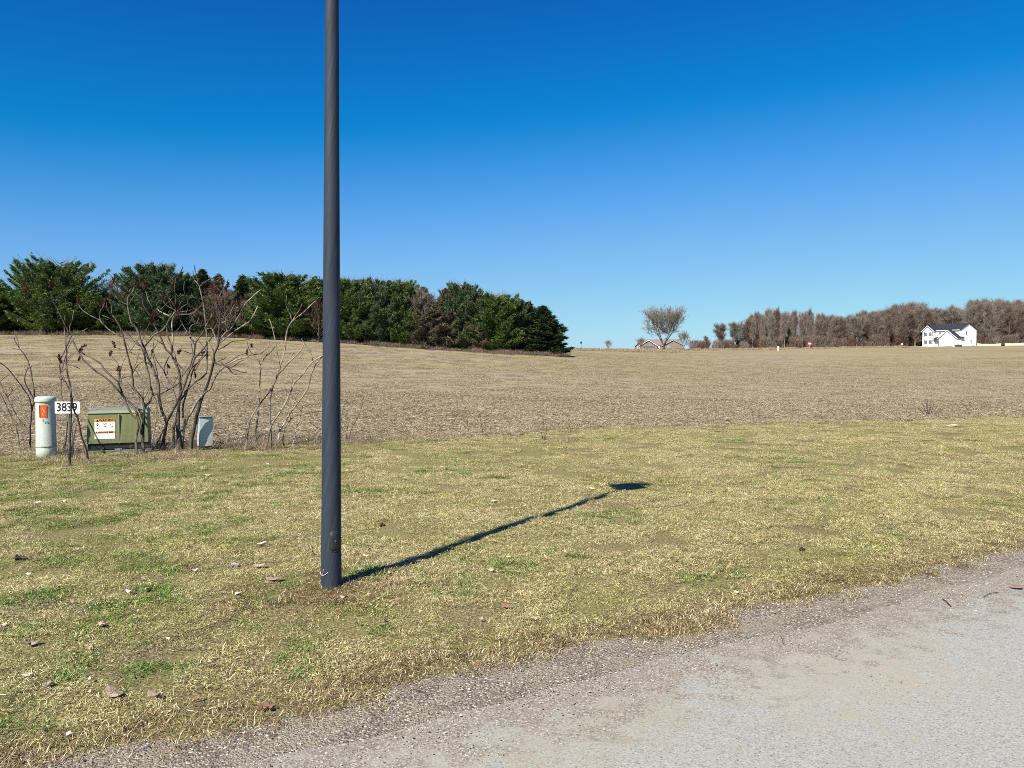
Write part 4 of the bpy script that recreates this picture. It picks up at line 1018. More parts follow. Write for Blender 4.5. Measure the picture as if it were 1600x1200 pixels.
twigs(a_, 8, 5, 60, 560, 690, 6, 10, 24)
d_ = Shrub('sumac_shrub', (420, 703), 'smaller pale barked leafless sumac between the transformer thicket and the lamp post', 'shrub', 'bare sumac shrubs along the field edge', 11, 'pale_bark')
d_.stem([(383, 704), (387, 680), (390, 659), (395, 648), (402, 637), (412, 623), (418, 616), (424, 606)], 3, 1.6)
d_.stem([(400, 701), (400, 675), (403, 648), (405, 626), (406, 600), (407.5, 570)], 2.8, 1.5)
d_.br([(407.5, 571), (400, 559), (393, 552), (389, 545), (386.5, 534)], 1.4, 1)
d_.br([(407.5, 570), (411, 563), (415, 557), (424, 549), (431, 540)], 1.5, 1.2)
d_.stem([(414, 704), (420, 679), (423, 668), (426, 660), (435, 648), (445, 632), (454, 612), (460, 599), (475, 583), (485, 568), (497, 560), (507, 554), (518, 548)], 3.3, 1.8)
d_.br([(489, 564), (486, 552), (478, 539), (473, 533), (471, 529)], 1.5, 1.2)
d_.stem([(424, 702), (422, 660), (422, 630), (425, 608), (431, 592), (436, 581), (438, 570), (443, 558), (446, 540), (448, 520), (452, 509), (456, 502), (464, 496), (475, 488), (487, 476), (494, 470)], 4, 1.3)
d_.br([(456, 502), (453, 490), (448, 480), (447, 471), (448, 462)], 1.4, 1)
d_.br([(457, 501), (463, 491), (468, 485), (472, 474)], 1.3, 1)
d_.br([(437, 569), (434, 558), (432, 544), (430, 530), (426, 513), (421, 499)], 1.8, 1.3)
d_.br([(436, 583), (445, 574), (455, 563), (470, 548), (475, 536)], 2.4, 1.4)
d_.br([(452, 566), (454, 560), (457, 554), (460, 547)], 1.3, 1)
d_.stem([(429, 699), (435, 686), (438, 672), (448, 655), (456, 641), (471, 622), (482, 603), (485, 590), (484.5, 598), (488, 580), (494, 568), (505, 555)][:8] + [(488, 580), (494, 568), (507, 554)], 3.2, 1.6, .2)
d_.stem([(446, 699), (442, 688), (446, 668), (452, 659), (458, 652), (466, 648), (485, 645), (504, 642)], 1.8, 1)
d_.stem([(457, 697), (462, 673), (468, 655), (473, 635)], 1.5, .9)
d_.stem([(502, 689), (495, 666), (489, 646), (487, 636)], 1.1, .8)
d_.stem([(369, 702), (380, 690), (384, 680), (386, 665)], 1.4, .9)
d_.br([(390, 659), (391, 640), (391, 627)], 1, .8)
d_.br([(390, 660), (384, 656), (380, 649)], 1, .8)
d_.br([(400, 690), (407, 680), (418, 677)], 1.4, 1.1)
d_.br([(437, 674), (436, 668), (435, 660)], 1.3, 1)
d_.stem([(352, 705), (366, 702), (376, 694), (383, 686)], 1.4, .9)
twigs(d_, 16, 385, 500, 560, 690, 7, 10, 28); d_.seed(393, 540, 6, 4, 95)
e_ = Shrub('bare_shoots', (545, 694), 'thin leafless shoots just right of the lamp post at the field edge', 'shrub', None, 13)
e_.stem([(543.5, 694.5), (549, 671), (560, 651), (566, 632), (568, 620)], 1.3, .7)
e_.stem([(540, 693), (543.5, 666), (546, 655)], 1, .6)
e_.stem([(533, 660), (536, 640), (541, 628), (544.5, 621)], .9, .6)
for (px, py, tops, lb) in ((851, 688, [(-2, -40), (4, -28), (-8, -22)], 'two thin dry weed stalks at the lawn edge near the picture middle'), (757, 680, [(-9, -40), (2, -18)], 'single dry weed stalk at the lawn edge right of the lamp post'),
                           (733, 676, [(-4, -32)], 'short dry weed stalk next to the taller one right of the lamp post'),
                           (1452, 650, [(-12, -22), (-4, -28), (3, -34), (8, -22), (14, -18), (-20, -14), (20, -14), (1, -20), (-7, -30), (24, -12)], 'tangle of dry weed stems on the right part of the lawn edge')):
    w = Shrub('dry_weed', (px, py), lb, 'weed', 'dry weeds along the lawn edge', px)
    for dx, dy in tops:
        w.stem([(px + dx * .15, py), (px + dx * .6, py + dy * .5), (px + dx, py + dy)], 1.1, .6, .1)

# ------------------------------------------------------------------ tree generators
def tuft_tris(P, D, g, n, L, w, spread):
    """n needles sprays per tuft"""
    N = len(P); d = np.repeat(D, n, 0) + g.normal(0, spread, (N * n, 3)); d /= np.linalg.norm(d, axis=1)[:, None]
    p = np.repeat(P, n, 0) + g.normal(0, .06, (N * n, 3))
    s = np.cross(d, g.normal(0, 1, (N * n, 3))); s /= np.linalg.norm(s, axis=1)[:, None]
    l = (L * (.6 + .7 * g.random(N * n)))[:, None]; ww = (w * (.6 + .8 * g.random(N * n)))[:, None]
    T = np.stack([p - s * ww / 2, p + s * ww / 2, p + d * l], 1)
    r = np.clip(np.repeat(g.random(N), n) * .7 + g.random(N * n) * .3, 0, 1)
    return T, r
WID = {}
def evergreen(name, h, rad, prof, seed, mat, ntuft=26, nbr=95, L=.34, w=.075, up=.25, zlow=.04, dens=1.0, twin=False):
    g = np.random.default_rng(seed)
    tops = [(0, 0, 1.0)] if not twin else [(-.9, .3, .96), (1.1, -.2, 1.0)]
    P, D = [], []; limbs = MB()
    for i in range(nbr):
        tx, ty, th = tops[i % len(tops)]
        z = zlow + (1 - zlow) * (i + g.random()) / nbr
        R_ = rad * prof(z) * (.62 + .56 * g.random()); a = i * 2.4 + g.normal(0, .4)
        k = min(1, z * 1.6); o = np.array([tx * k, ty * k, z * h * th])
        out = np.array([math.cos(a), math.sin(a), 0]); rise = up + .5 * z
        n = int(ntuft * (.25 + R_ / rad) * dens)
        t = .22 + .78 * g.random(n) ** .75
        lat = g.normal(0, .17, n) * R_ * (.35 + t * .8) * (1.25 - t)
        sd_ = np.array([-out[1], out[0], 0])
        sag = -.16 * (1 - z) * R_
        pos = o + out * (R_ * t)[:, None] + sd_ * lat[:, None]
        pos[:, 2] += rise * R_ * t * t + sag * np.sin(PI * t) + g.normal(0, .10, n)
        P.append(pos); dd = out * .75 + sd_ * (np.sign(lat) * np.minimum(1, abs(lat) * 1.5))[:, None] + np.array([0, 0, .55 + .5 * z]) ; D.append(dd / np.linalg.norm(dd, axis=1)[:, None])
        if R_ > .5:
            q = np.linspace(0, .92, 5)[:, None]; pts = o + out * R_ * q; pts[:, 2] += (rise * R_ * q * q + sag * np.sin(PI * q))[:, 0]
            limbs.tube(pts, np.linspace(.045, .012, 5), 4, None, False)
    # leaders
    for tx, ty, th in tops:
        n = 26; q = g.random(n)
        P.append(np.c_[tx + g.normal(0, .10, n), ty + g.normal(0, .10, n), h * th * (.93 + .085 * q)]); D.append(np.c_[g.normal(0, .35, n), g.normal(0, .35, n), np.ones(n)])
    P = np.concatenate(P); D = np.concatenate(D); P[:, 2] = np.maximum(P[:, 2], .12 + zlow * h * .45)
    T, r = tuft_tris(P, D, g, 9, L, w, .5)
    T[..., 2] *= h / np.percentile(T[..., 2], 99.7)
    WID[name] = np.percentile(T[..., 0], 98.5) - np.percentile(T[..., 0], 1.5)
    crown = tri_mesh(name + '_crown', T, {'r1': r}, mat)
    tk = MB()
    for tx, ty, th in tops:
        zz = np.linspace(0, 1, 9); tk.tube(np.c_[tx * np.minimum(1, zz * 1.6), ty * np.minimum(1, zz * 1.6), zz * h * th * .98 - .15], .16 * (1 - zz * .93) * h / 9, 7)
    limbs.A = limbs.A or [np.zeros(0)]
    tk.V += limbs.V; tk.Fc += [tuple(i + tk.n for i in f) for f in limbs.Fc]; tk.A += [x for x in limbs.A if len(x)]; tk.n += limbs.n
    V = np.concatenate(tk.V); me = bpy.data.meshes.new(name + '_trunk'); me.from_pydata(V.tolist(), [], tk.Fc); me.materials.append(MAT['tree_bark'])
    return me, crown, h
def bare(name, h, spread, seed, mat, trunk_frac=.25, limbs=24, el=(55, 14), twl=1.0, tww=.035, forks=1, sub=7, ntw=9, vase=0.0):
    g = np.random.default_rng(seed); tk = MB(); cr = MB(); TP, TD = [], []
    def line(p0, d, L, n, wob, up):
        pts = [p0]; d = d / np.linalg.norm(d)
        for i in range(n):
            d = d + g.normal(0, wob, 3) + np.array([0, 0, up]); d /= np.linalg.norm(d); pts.append(pts[-1] + d * L / n)
        return np.array(pts)
    mains = []
    if forks == 1:
        mains.append((line(np.array([0, 0, -.2]), np.array([g.normal(0, .05), g.normal(0, .05), 1]), h * .92, 9, .05, .04), .018 * h))
    else:
        base = line(np.array([0, 0, -.2]), np.array([0, 0, 1.]), h * .14, 2, .02, 0)
        tk.tube(base, [.026 * h, .024 * h, .022 * h], 7)
        for k in range(forks):
            a = k * 2 * PI / forks + g.normal(0, .3) + .3; v = vase * (.7 + .6 * g.random())
            mains.append((line(base[-1] - np.array([0, 0, .1]), np.array([math.cos(a) * v, math.sin(a) * v * .8, 1]), h * .74, 9, .05, .03), .015 * h))
    for M_, r0 in mains:
        n = len(M_); tk.tube(M_, r0 * (1 - np.linspace(0, 1, n) ** .9 * .86), 6)
        for i in range(limbs // len(mains)):
            f = trunk_frac + (1 - trunk_frac) * (i + g.random()) / (limbs / len(mains)); q = f * (n - 1); j = min(int(q), n - 2)
            p = M_[j] + (M_[j + 1] - M_[j]) * (q - j); a = i * 2.4 + g.normal(0, .5); e = R(g.normal(*el))
            L1 = spread * (1.15 - .75 * f) * (.6 + .6 * g.random()) * (.6 + 1.2 * min(1, (f - trunk_frac) * 3 + .3)) * .62
            lp = line(p, np.array([math.cos(a) * math.cos(e), math.sin(a) * math.cos(e), math.sin(e)]), L1, 5, .12, .06)
            cr.tube(lp, np.linspace(.30 * r0, .08 * r0, 6), 4, g.random() * .5, False)
            for k in range(sub):
                q2 = .25 + .75 * (k + g.random()) / sub; jj = min(int(q2 * 5), 4); p2 = lp[jj] + (lp[jj + 1] - lp[jj]) * (q2 * 5 - jj)
                dr = lp[jj + 1] - lp[jj]; dr = dr / np.linalg.norm(dr) + g.normal(0, .55, 3) + np.array([0, 0, .15])
                L2 = L1 * (.25 + .3 * g.random()) + .3
                l2 = line(p2, dr, L2, 3, .16, .06); cr.tube(l2, np.linspace(.10 * r0, .03 * r0, 4), 3, g.random() * .6, False)
                for m in range(ntw):
                    q3 = .15 + .85 * g.random(); j3 = min(int(q3 * 3), 2); TP.append(l2[j3] + (l2[j3 + 1] - l2[j3]) * (q3 * 3 - j3))
                    t_ = l2[j3 + 1] - l2[j3]; TD.append(t_ / np.linalg.norm(t_))
    TP, TD = np.array(TP), np.array(TD)
    T, r = tuft_tris(TP, TD + np.array([0, 0, .2]), g, 3, twl, tww, .45)
    V = np.concatenate([np.concatenate(cr.V), T.reshape(-1, 3)]); nv = cr.n
    fs = cr.Fc + [(nv + 3 * i, nv + 3 * i + 1, nv + 3 * i + 2) for i in range(len(T))]
    zt_ = np.percentile(T[..., 2], 99.3); WID[name] = np.percentile(V[:, 0], 98.5) - np.percentile(V[:, 0], 1.5)
    me = bpy.data.meshes.new(name + '_crown'); me.from_pydata(V.tolist(), [], fs)
    at_ = me.attributes.new('r1', 'FLOAT', 'POINT'); at_.data.foreach_set('value', np.concatenate([np.concatenate(cr.A), np.repeat(r, 3)]).astype(np.float32))
    me.materials.append(MAT[mat])
    V = np.concatenate(tk.V); mt = bpy.data.meshes.new(name + '_trunk'); mt.from_pydata(V.tolist(), [], tk.Fc); mt.materials.append(MAT['tree_bark'])
    return mt, me, zt_
def tree(kind, proto, loc, rz, sc, label, cat, group=None):
    mt, mc, h = proto
    o = bpy.data.objects.new(kind, None); SC.collection.objects.link(o); o.location = loc; o.rotation_euler = (0, 0, rz)
    o.scale = sc if hasattr(sc, '__len__') else (sc,) * 3
    tag(o, label, cat, group)
    for nm, me in (('trunk', mt), ('crown', mc)):
        c_ = bpy.data.objects.new(nm, me); SC.collection.objects.link(c_); c_.parent = o
    return o
pine_p = lambda z: (1 - z) ** .55 * (.55 + .45 * min(1, z / .28)) if z < 1 else 0
round_p = lambda z: math.sqrt(max(0, 1 - ((z - .38) / .64) ** 2)) * .98
spr_p = lambda z: (1 - z) ** .82 * (.8 + .2 * min(1, z / .15))
cone_p = lambda z: (1 - z) ** .85 * (.8 + .2 * min(1, z / .1))
nar_p = lambda z: (1 - z) ** .7 * (.75 + .25 * min(1, z / .2))
PR = {}
for k_, v_ in {
 'big': evergreen('big', 9.6, 5.4, round_p, 1, 'needle_green', 82, 200, .31, .072, twin=True, zlow=.07),
 'pineA': evergreen('pineA', 8.6, 3.9, round_p, 2, 'needle_green', 74, 160, .30, .070, zlow=.10),
 'pineB': evergreen('pineB', 8.4, 3.7, round_p, 3, 'needle_blue', 74, 160, .30, .070, zlow=.10),
 'pineC': evergreen('pineC', 8.4, 3.5, round_p, 8, 'needle_green', 68, 150, .30, .070, up=.35, zlow=.07),
 'sprA': evergreen('sprA', 8.6, 2.5, spr_p, 4, 'needle_dark', 60, 140, .26, .08, up=.02),
 'sprB': evergreen('sprB', 8.2, 2.1, spr_p, 5, 'needle_dark', 60, 140, .26, .08, up=.05),
 'brn': evergreen('brn', 8.4, 2.4, nar_p, 6, 'needle_brown', 34, 130, .26, .05, up=.05),
}.items(): PR[k_] = v_
bareB = [bare('brush_tree', 8.5, 6.0, 21, 'twig_brown', .03, 34, (40, 20), .8, .016), bare('thin_tree', 9.0, 4.0, 22, 'twig_grey', .3, 24, (62, 10), .8, .018)]
PG = 'evergreen trees in the windbreak on the left'
def row_tree(px, top, proto, Yd, kind, label, cat, wpx=None, rz=None, pw=None, group=PG):
    x = (px - 800) / F * Yd; z = float(H(x, Yd)); ht = float(at(px, top, Yd)[2]) - z
    s = ht / proto[2]; sx = s if wpx is None else (wpx / F * Yd) / pw
    return tree(kind, proto, (x, Yd, z), random.uniform(0, 6.28) if rz is None else rz, (sx, sx, s), label, cat, group)
ROW = [
 (-30, 440, 'pineA', 94, 90, 'pine_tree', 'pine at the far left edge, cut off by the picture side'),
 (14, 452, 'pineC', 97, 60, 'pine_tree', 'low pine between the left edge and the biggest pine'),
 (84, 409, 'big', 95, 128, 'pine_tree', 'biggest round twin topped pine at the left end of the windbreak'),
 (148, 456, 'pineC', 97, 70, 'pine_tree', 'low bushy pine right of the biggest round pine'),
 (200, 468, 'pineA', 98, 60, 'pine_tree', 'low pine behind the left side of the large sumac'),
 (243, 415, 'pineB', 96, 84, 'pine_tree', 'tall blue green pine behind the middle of the large sumac'),
 (286, 432, 'pineB', 99, 56, 'pine_tree', 'dark pine just right of the tall blue green one'),
 (318, 423, 'sprA', 97, 56, 'spruce_tree', 'pointed spruce behind the right side of the large sumac'),
 (343, 430, 'brn', 95, 48, 'spruce_tree', 'thin brownish spruce behind the right sumac branches'),
 (381, 433, 'sprB', 96, 50, 'spruce_tree', 'dark pointed spruce left of the round green pine by the lamp post'),
 (446, 430, 'pineA', 95, 100, 'pine_tree', 'wide round green pine directly left of the lamp post'),
 (412, 446, 'pineC', 98, 50, 'pine_tree', 'pine tucked behind the left of the wide round pine'),
 (505, 440, 'pineB', 98, 56, 'pine_tree', 'pine half hidden behind the lamp post'),
 (548, 438, 'pineA', 97, 62, 'pine_tree', 'green pine directly right of the lamp post'),
 (588, 438, 'pineB', 98, 64, 'pine_tree', 'second full pine right of the lamp post'),
 (627, 441, 'pineA', 99, 64, 'pine_tree', 'third full pine right of the lamp post beside the brown trees'),
 (662, 450, 'brn', 98, 52, 'spruce_tree', 'left one of two brown half dead spruces in the middle of the row'),
 (696, 452, 'brn', 99, 46, 'spruce_tree', 'right one of two brown half dead spruces in the middle of the row'),
 (722, 445, 'pineB', 100, 60, 'pine_tree', 'dark topped pine right of the brown spruces'),
 (744, 459, 'brn', 99, 38, 'spruce_tree', 'small brown spruce right of the dark topped pine'),
 (772, 461, 'pineC', 100, 70, 'pine_tree', 'low green pine four trees from the right end of the row'),
 (803, 470, 'pineB', 102, 56, 'spruce_tree', 'third spruce from the right end of the row'),
 (824, 474, 'sprA', 102, 66, 'spruce_tree', 'second dark spruce from the right end of the row'),
 (848, 480, 'sprB', 101, 66, 'spruce_tree', 'last dark spruce at the right end of the row'),
]
PW = WID
for px, top, k, Yd, wpx, kd, lb in ROW:
    row_tree(px, top, PR[k], Yd, kd, lb, 'tree', wpx * (.96 if k == 'big' else 1.12), pw=PW[k], rz=0.25 if k == 'big' else None)
k = 0
for px in list(range(-70, 846, 34)):
    top = np.interp(px, [-60, 80, 200, 250, 330, 440, 600, 700, 800, 850], [460, 450, 470, 450, 455, 455, 458, 468, 492, 500])
    q = ['pineB', 'sprA', 'pineA', 'sprB'][k % 4]; k += 1
    row_tree(px + random.uniform(-8, 8), top + random.uniform(-3, 6), PR[q], 105 + random.uniform(0, 4), 'pine_tree' if q[0] == 'p' else 'spruce_tree', 'evergreen of the back row, showing between the front trees of the windbreak', 'tree', 52, pw=PW[q], group='back row of the evergreen windbreak')
for px, top, i, Yd, lb in ((182, 434, 1, 100, 'pale leafless tree rising above the low pines at left'), (205, 440, 1, 102, 'second pale leafless tree between the low pines and the tall pine'), (356, 448, 0, 94, 'bare brown tree behind the right of the large sumac'), (395, 462, 0, 94, 'low bare brushy tree left of the round pine by the lamp post'),
                          (497, 462, 0, 93.5, 'bare brushy tree against the lamp post'), (655, 450, 1, 97, 'leafless tree between the green pines and brown spruces'), (690, 462, 0, 99.5, 'leafless brushy tree behind the brown spruces'),
                          (779, 457, 1, 102, 'thin leafless treetop poking above the low green pine')):
    row_tree(px, top, bareB[i], Yd, 'bare_tree', lb, 'tree', group='leafless trees among the windbreak')
# brush along the foot of the windbreak
def brush(name, h, rad, n, seed, mat, L=.5, w=.02):      # h: height of the twig zone
    g = np.random.default_rng(seed); a = g.random(n) * 6.28; r_ = rad * np.sqrt(g.random(n))
    P = np.c_[r_ * np.cos(a), r_ * np.sin(a), h * g.random(n) * .55]; D = np.c_[np.cos(a) * .4, np.sin(a) * .4, np.ones(n)]
    T, r = tuft_tris(P, D, g, 4, L, w, .4); return tri_mesh(name, T, {'r1': r}, mat)
bm = [brush('brush_clump', .7, .9, 60, 400 + i, m, .45, .018) for i, m in enumerate(('twig_brown', 'twig_brown', 'twig_red', 'needle_dark'))]
pxx = rng.uniform(-60, 885, 700); yy = np.interp(pxx, [0, 880], [91.5, 96.5]) + rng.normal(1.5, 2.2, 700)
x = (pxx - 800) / F * yy
scatter('low_undergrowth', bm, *put(x, yy, np.ones(700, bool), s=(.25, .95), k=4), label='dry brush and weeds along the foot of the windbreak')

# ------------------------------------------------------------------ lone tree, woods, far shrubs
bigtree = bare('lone_tree', 15.5, 8.5, 33, 'twig_grey', .32, 100, (46, 18), 1.0, .034, forks=4, sub=9, ntw=9, vase=.46)
bigtree[0].materials[0] = MAT['sumac_bark']
g = at(1037, 549, 252); z = float(H(g[0], 252))
s_ = (float(at(1037, 478, 252)[2]) - z) / bigtree[2]; sx_ = 60 / F * 252 / WID['lone_tree']
tree('bare_tree', bigtree, (g[0], 252, z - .1), 0.0, (sx_, sx_, s_), 'tall spreading leafless tree standing alone before the brown house', 'tree')
small = bare('small_tree', 7.5, 5.0, 35, 'twig_brown', .12, 30, (52, 14), .7, .03, forks=3, vase=.3)
for px, py, top, Yd, lb in ((1068, 549, 517, 275, 'small rounded leafless tree right of the lone tall tree'), (950, 546, 531, 215, 'low bare shrub on the horizon left of the brown house'), (1001, 547, 527, 262, 'small bare tree at the left end of the brown house')):
    x = (px - 800) / F * Yd; z = float(H(x, Yd)); s_ = (float(at(px, top, Yd)[2]) - z) / small[2]
    tree('bare_tree', small, (x, Yd, z), px, s_, lb, 'tree', 'small bare trees by the brown house')
wd = [bare('wood_tree', 17, 5.5, 60 + i, ['twig_grey', 'twig_brown', 'twig_grey', 'twig_brown', 'twig_grey', 'twig_brown'][i], .08 + .05 * (i % 3), 48, (68, 9), 1.8, .030, forks=(1, 2, 3)[i % 3], sub=8, ntw=11, vase=.13) for i in range(6)]
sky_px = [1085, 1105, 1127, 1150, 1175, 1200, 1215, 1240, 1260, 1290, 1330, 1360, 1385, 1400, 1420, 1440, 1460, 1490, 1510, 1525, 1550, 1575, 1600, 1700]
sky_y = [534, 524, 504, 501, 488, 481, 479, 485, 482, 490, 488, 485, 483, 477, 471, 473, 481, 479, 471, 467, 468, 466, 468, 468]
LB = [(1085, 1170, 'leafless tree at the thin left end of the far woods', 'thin left end of the far woods'), (1170, 1300, 'leafless tree in the far woods near the red sign', 'far woods near the red sign'),
      (1300, 1440, 'leafless tree in the far woods left of the white house', 'far woods left of the white house'), (1440, 1528, 'leafless tree in the far woods directly behind the white house', 'far woods behind the white house'), (1528, 1800, 'leafless tree in the far woods right of the white house', 'far woods right of the white house')]
def wood(px, Yd, dtop, i, sw=1):
    top = np.interp(px, sky_px, sky_y) + dtop
    x = (px - 800) / F * Yd; z = float(H(x, Yd)); h = float(at(px, top, Yd)[2]) - z
    lb, gr = [(l, g_) for a, b, l, g_ in LB if a <= px < b][0]
    if 1170 <= px: lb, gr = (lb.replace('leafless tree in', 'leafless tree at the front edge of'), 'front edge of the ' + gr) if Yd < 308 else (lb.replace('leafless tree in', 'leafless tree deeper in'), gr)
    tree('bare_tree', wd[i % 6], (x, Yd, z - .2), random.uniform(0, 6.28), (h / 17 * sw, h / 17 * sw, h / wd[i % 6][2]), lb, 'tree', gr)
i = 0
for px in (1105, 1127, 1148, 1160): wood(px, 305, 0, i, 1.25); i += 1
for Yd, step, dt in ((304, 17, 6), (311, 14, 1), (320, 13, -1), (331, 13, 0), (344, 14, 0)):
    px = 1168 + (Yd % 7)
    while px < 1665:
        if not (Yd < 306 and 1436 < px < 1532): wood(px + random.uniform(-5, 5), Yd + random.uniform(-3, 3), dt + random.uniform(-2, 7) + (3 if Yd > 325 else 0), i, random.uniform(.8, 1.15) if px > 1300 else random.uniform(.42, .66))
        i += random.choice((1, 1, 2, 3)); px += step * random.uniform(.75, 1.25)
fb = [brush('forest_brush', 7.5, 2.2, 260, 500 + i, m, 1.5, .06) for i, m in enumerate(('twig_brown', 'twig_red', 'twig_grey', 'twig_brown'))]
pxx = np.r_[rng.uniform(1165, 1670, 620), rng.uniform(1080, 1165, 46)]; yy = np.r_[rng.uniform(301, 330, 620), rng.uniform(298, 312, 46)]
ok = ~((pxx > 1430) & (pxx < 1535) & (yy < 310)); pxx, yy = pxx[ok], yy[ok]
x = (pxx - 800) / F * yy; P, r_, s_, ix = put(x, yy, np.ones(len(x), bool), s=(.4, 1.1), k=4); s_[pxx < 1165] *= .8
sp_m = [brush('sapling_mass', 22, 2.4, 230, 520 + i, m, 3.2, .055) for i, m in enumerate(('twig_grey', 'twig_brown', 'twig_grey', 'twig_brown'))]
qx = rng.uniform(1172, 1668, 620); qy = rng.uniform(306, 345, 620); ok = ~((qx > 1430) & (qx < 1540) & (qy < 314)); qx, qy = qx[ok], qy[ok]
Pq, rq, sq, iq = put((qx - 800) / F * qy, qy, np.ones(len(qx), bool), s=(.55, .8), k=4)
sq *= np.interp(qx, [1170, 1240, 1340, 1500], [.35, .55, .8, .92]); scatter('woods_saplings', sp_m, Pq, rq, sq, iq, label='dense thin saplings and twigs filling the far woods')
scatter('woods_undergrowth', fb, P, r_, s_, ix, label='reddish brown brush filling the foot of the far woods')
pxx = rng.uniform(1080, 1110, 20); yy = rng.uniform(285, 300, 20)

# ------------------------------------------------------------------ houses
class House:
    def __init__(s, root): s.root = root
    def prism_x(s, poly, y0, y1): pass
def wall_block(mb, x0, x1, y0, y1, z0, z1): mb.box(((x0 + x1) / 2, (y0 + y1) / 2, (z0 + z1) / 2), (x1 - x0, y1 - y0, z1 - z0))
def gable_mass(x0, x1, y0, y1, zw, za, axis, name, mat, root, z0=-.6):
    """walls with gable ends; axis = direction of the ridge"""
    mb = MB()
    if axis == 'y':
        xm = (x0 + x1) / 2
        A = [(x0, z0), (x1, z0), (x1, zw), (xm, za), (x0, zw)]; V = [(a, y0, b) for a, b in A] + [(a, y1, b) for a, b in A]
    else:
        ym = (y0 + y1) / 2
        A = [(y0, z0), (y1, z0), (y1, zw), (ym, za), (y0, zw)]; V = [(x0, a, b) for a, b in A] + [(x1, a, b) for a, b in A]
    f = [(0, 1, 2, 3, 4), (9, 8, 7, 6, 5)] + [(i, i + 5, (i + 1) % 5 + 5, (i + 1) % 5) for i in range(5)]
    return mb.add(V, f).build(name, mat, root)
def gable_roof(x0, x1, y0, y1, zw, za, axis, mat, root, over=.35, th=.18, lift=.03):
    """two slabs meeting at the ridge, with eaves"""
    mb = MB()
    if axis == 'y': m_ = (x0 + x1) / 2; hw = (x1 - x0) / 2
    else: m_ = (y0 + y1) / 2; hw = (y1 - y0) / 2
    sl_ = (za - zw) / hw; za = za + lift
    for sgn_ in (-1, 1):
        e = m_ + sgn_ * (hw + over); ze = za - sl_ * (hw + over)
        A = [(m_, za), (e, ze), (e, ze + th), (m_, za + th)]
        if axis == 'y': V = [(a, y0 - over, b) for a, b in A] + [(a, y1 + over, b) for a, b in A]
        else: V = [(x0 - over, a, b) for a, b in A] + [(x1 + over, a, b) for a, b in A]
        mb.add(V, [(0, 1, 2, 3), (7, 6, 5, 4)] + [(i, i + 4, (i + 1) % 4 + 4, (i + 1) % 4) for i in range(4)])
    return mb.build('roof', mat, root)
def gable_trim(x0, x1, y, zw, za, mat, root, over=.35, t=.22):
    xm = (x0 + x1) / 2; hw = (x1 - x0) / 2; sl_ = (za - zw) / hw; mb = MB()
    for sg in (-1, 1):
        e = xm + sg * (hw + over); ze = za - sl_ * (hw + over)
        A = [(xm, za + .02), (e, ze + .02), (e, ze + .02 - t), (xm, za + .02 - t)]
        V = [(a, y, b) for a, b in A] + [(a, y + .05, b) for a, b in A]
        mb.add(V, [(0, 1, 2, 3), (7, 6, 5, 4)] + [(i, i + 4, (i + 1) % 4 + 4, (i + 1) % 4) for i in range(4)])
    return mb.build('rake_trim', mat, root)
def window_y(x, y, z, w, h, root, shut=False):
    fr = MB(); t = .09
    for q in ((x, z + h / 2, w + t, t), (x, z - h / 2, w + t, t)): fr.box((q[0], y - .04, q[1]), (q[2], .08, q[3]))
    for q in (x - w / 2, x + w / 2, x): fr.box((q, y - .035, z), (t if q != x else .05, .07, h - t))
    f = fr.build('window', 'trim_white', root)
    MB().box((x, y - .012, z), (w, .02, h)).build('pane', 'window_dark', f)
    if shut:
        for sg in ((-1,) if shut < 0 else (1,)): MB().box((x + sg * (w / 2 + .28), y - .03, z), (.40, .05, h + .1)).build('shutter', 'shutter', f)
def window_x(x, y, z, w, h, root):
    fr = MB(); t = .09
    for q in (z + h / 2, z - h / 2): fr.box((x + .04, y, q), (.08, w + t, t))
    for q in (y - w / 2, y + w / 2): fr.box((x + .035, q, z), (.07, t, h - t))
    f = fr.build('window', 'trim_white', root); MB().box((x + .012, y, z), (.02, w, h)).build('pane', 'window_dark', f)
# white house: origin at its near corner (front right), x along the front, y into the house
Yh = 283; cxp = at(1501, 541.5, Yh); zH = float(cxp[2])
L_, D_ = 15.0, 8.6
wh = empty('white_house', (float(cxp[0]), Yh, zH), 'white two storey house with dark roof in front of the woods', 'house', rz=R(-66))
gable_mass(-L_, 0, 0, D_, 6.3, 8.55, 'x', 'wall', 'siding_white', wh)
gable_roof(-L_, 0, 0, D_, 6.3, 8.55, 'x', 'roof_dark', wh)
gable_mass(-L_ + .02, -L_ + 4.9, -1.0, 3, 6.25, 8.2, 'y', 'front_wing', 'siding_white', wh)
gable_roof(-L_ + .02, -L_ + 4.9, -1.0, 3.2, 6.25, 8.2, 'y', 'roof_dark', wh, .4)
gable_trim(-L_ + .02, -L_ + 4.9, -1.46, 6.25, 8.2, 'trim_white', wh, .4)
MB().box((-L_ / 2 + 2.5, -.42, 6.16), (L_ - 5.4, .12, .2)).build('gutter', 'trim_white', wh)
for xx, sh in ((-L_ + 1.6, -1), (-L_ + 3.3, 1)):
    for z_ in (4.9, 1.9): window_y(xx, -1.0, z_, 1.05, 1.5, wh, sh)
window_y(-L_ + 6.6, 0, 5.2, .9, .8, wh)
gx0, gx1, gp_ = -7.2, .2, 2.2
gable_mass(gx0, gx1, -gp_, 0, 3.3, 6.2, 'y', 'garage', 'siding_white', wh)
gable_roof(gx0, gx1, -gp_, 1.0, 3.3, 6.2, 'y', 'roof_dark', wh, .4)
gable_trim(gx0, gx1, -gp_ - .46, 3.3, 6.2, 'trim_white', wh, .4)
gd = MB().box(((gx0 + gx1) / 2, -gp_ - .03, 1.2), (4.9, .06, 2.4)).build('garage_door', 'trim_white', wh)
MB().box(((gx0 + gx1) / 2, -gp_ - .06, 2.48), (5.3, .1, .14)).build('door_header', 'grey_box', gd)
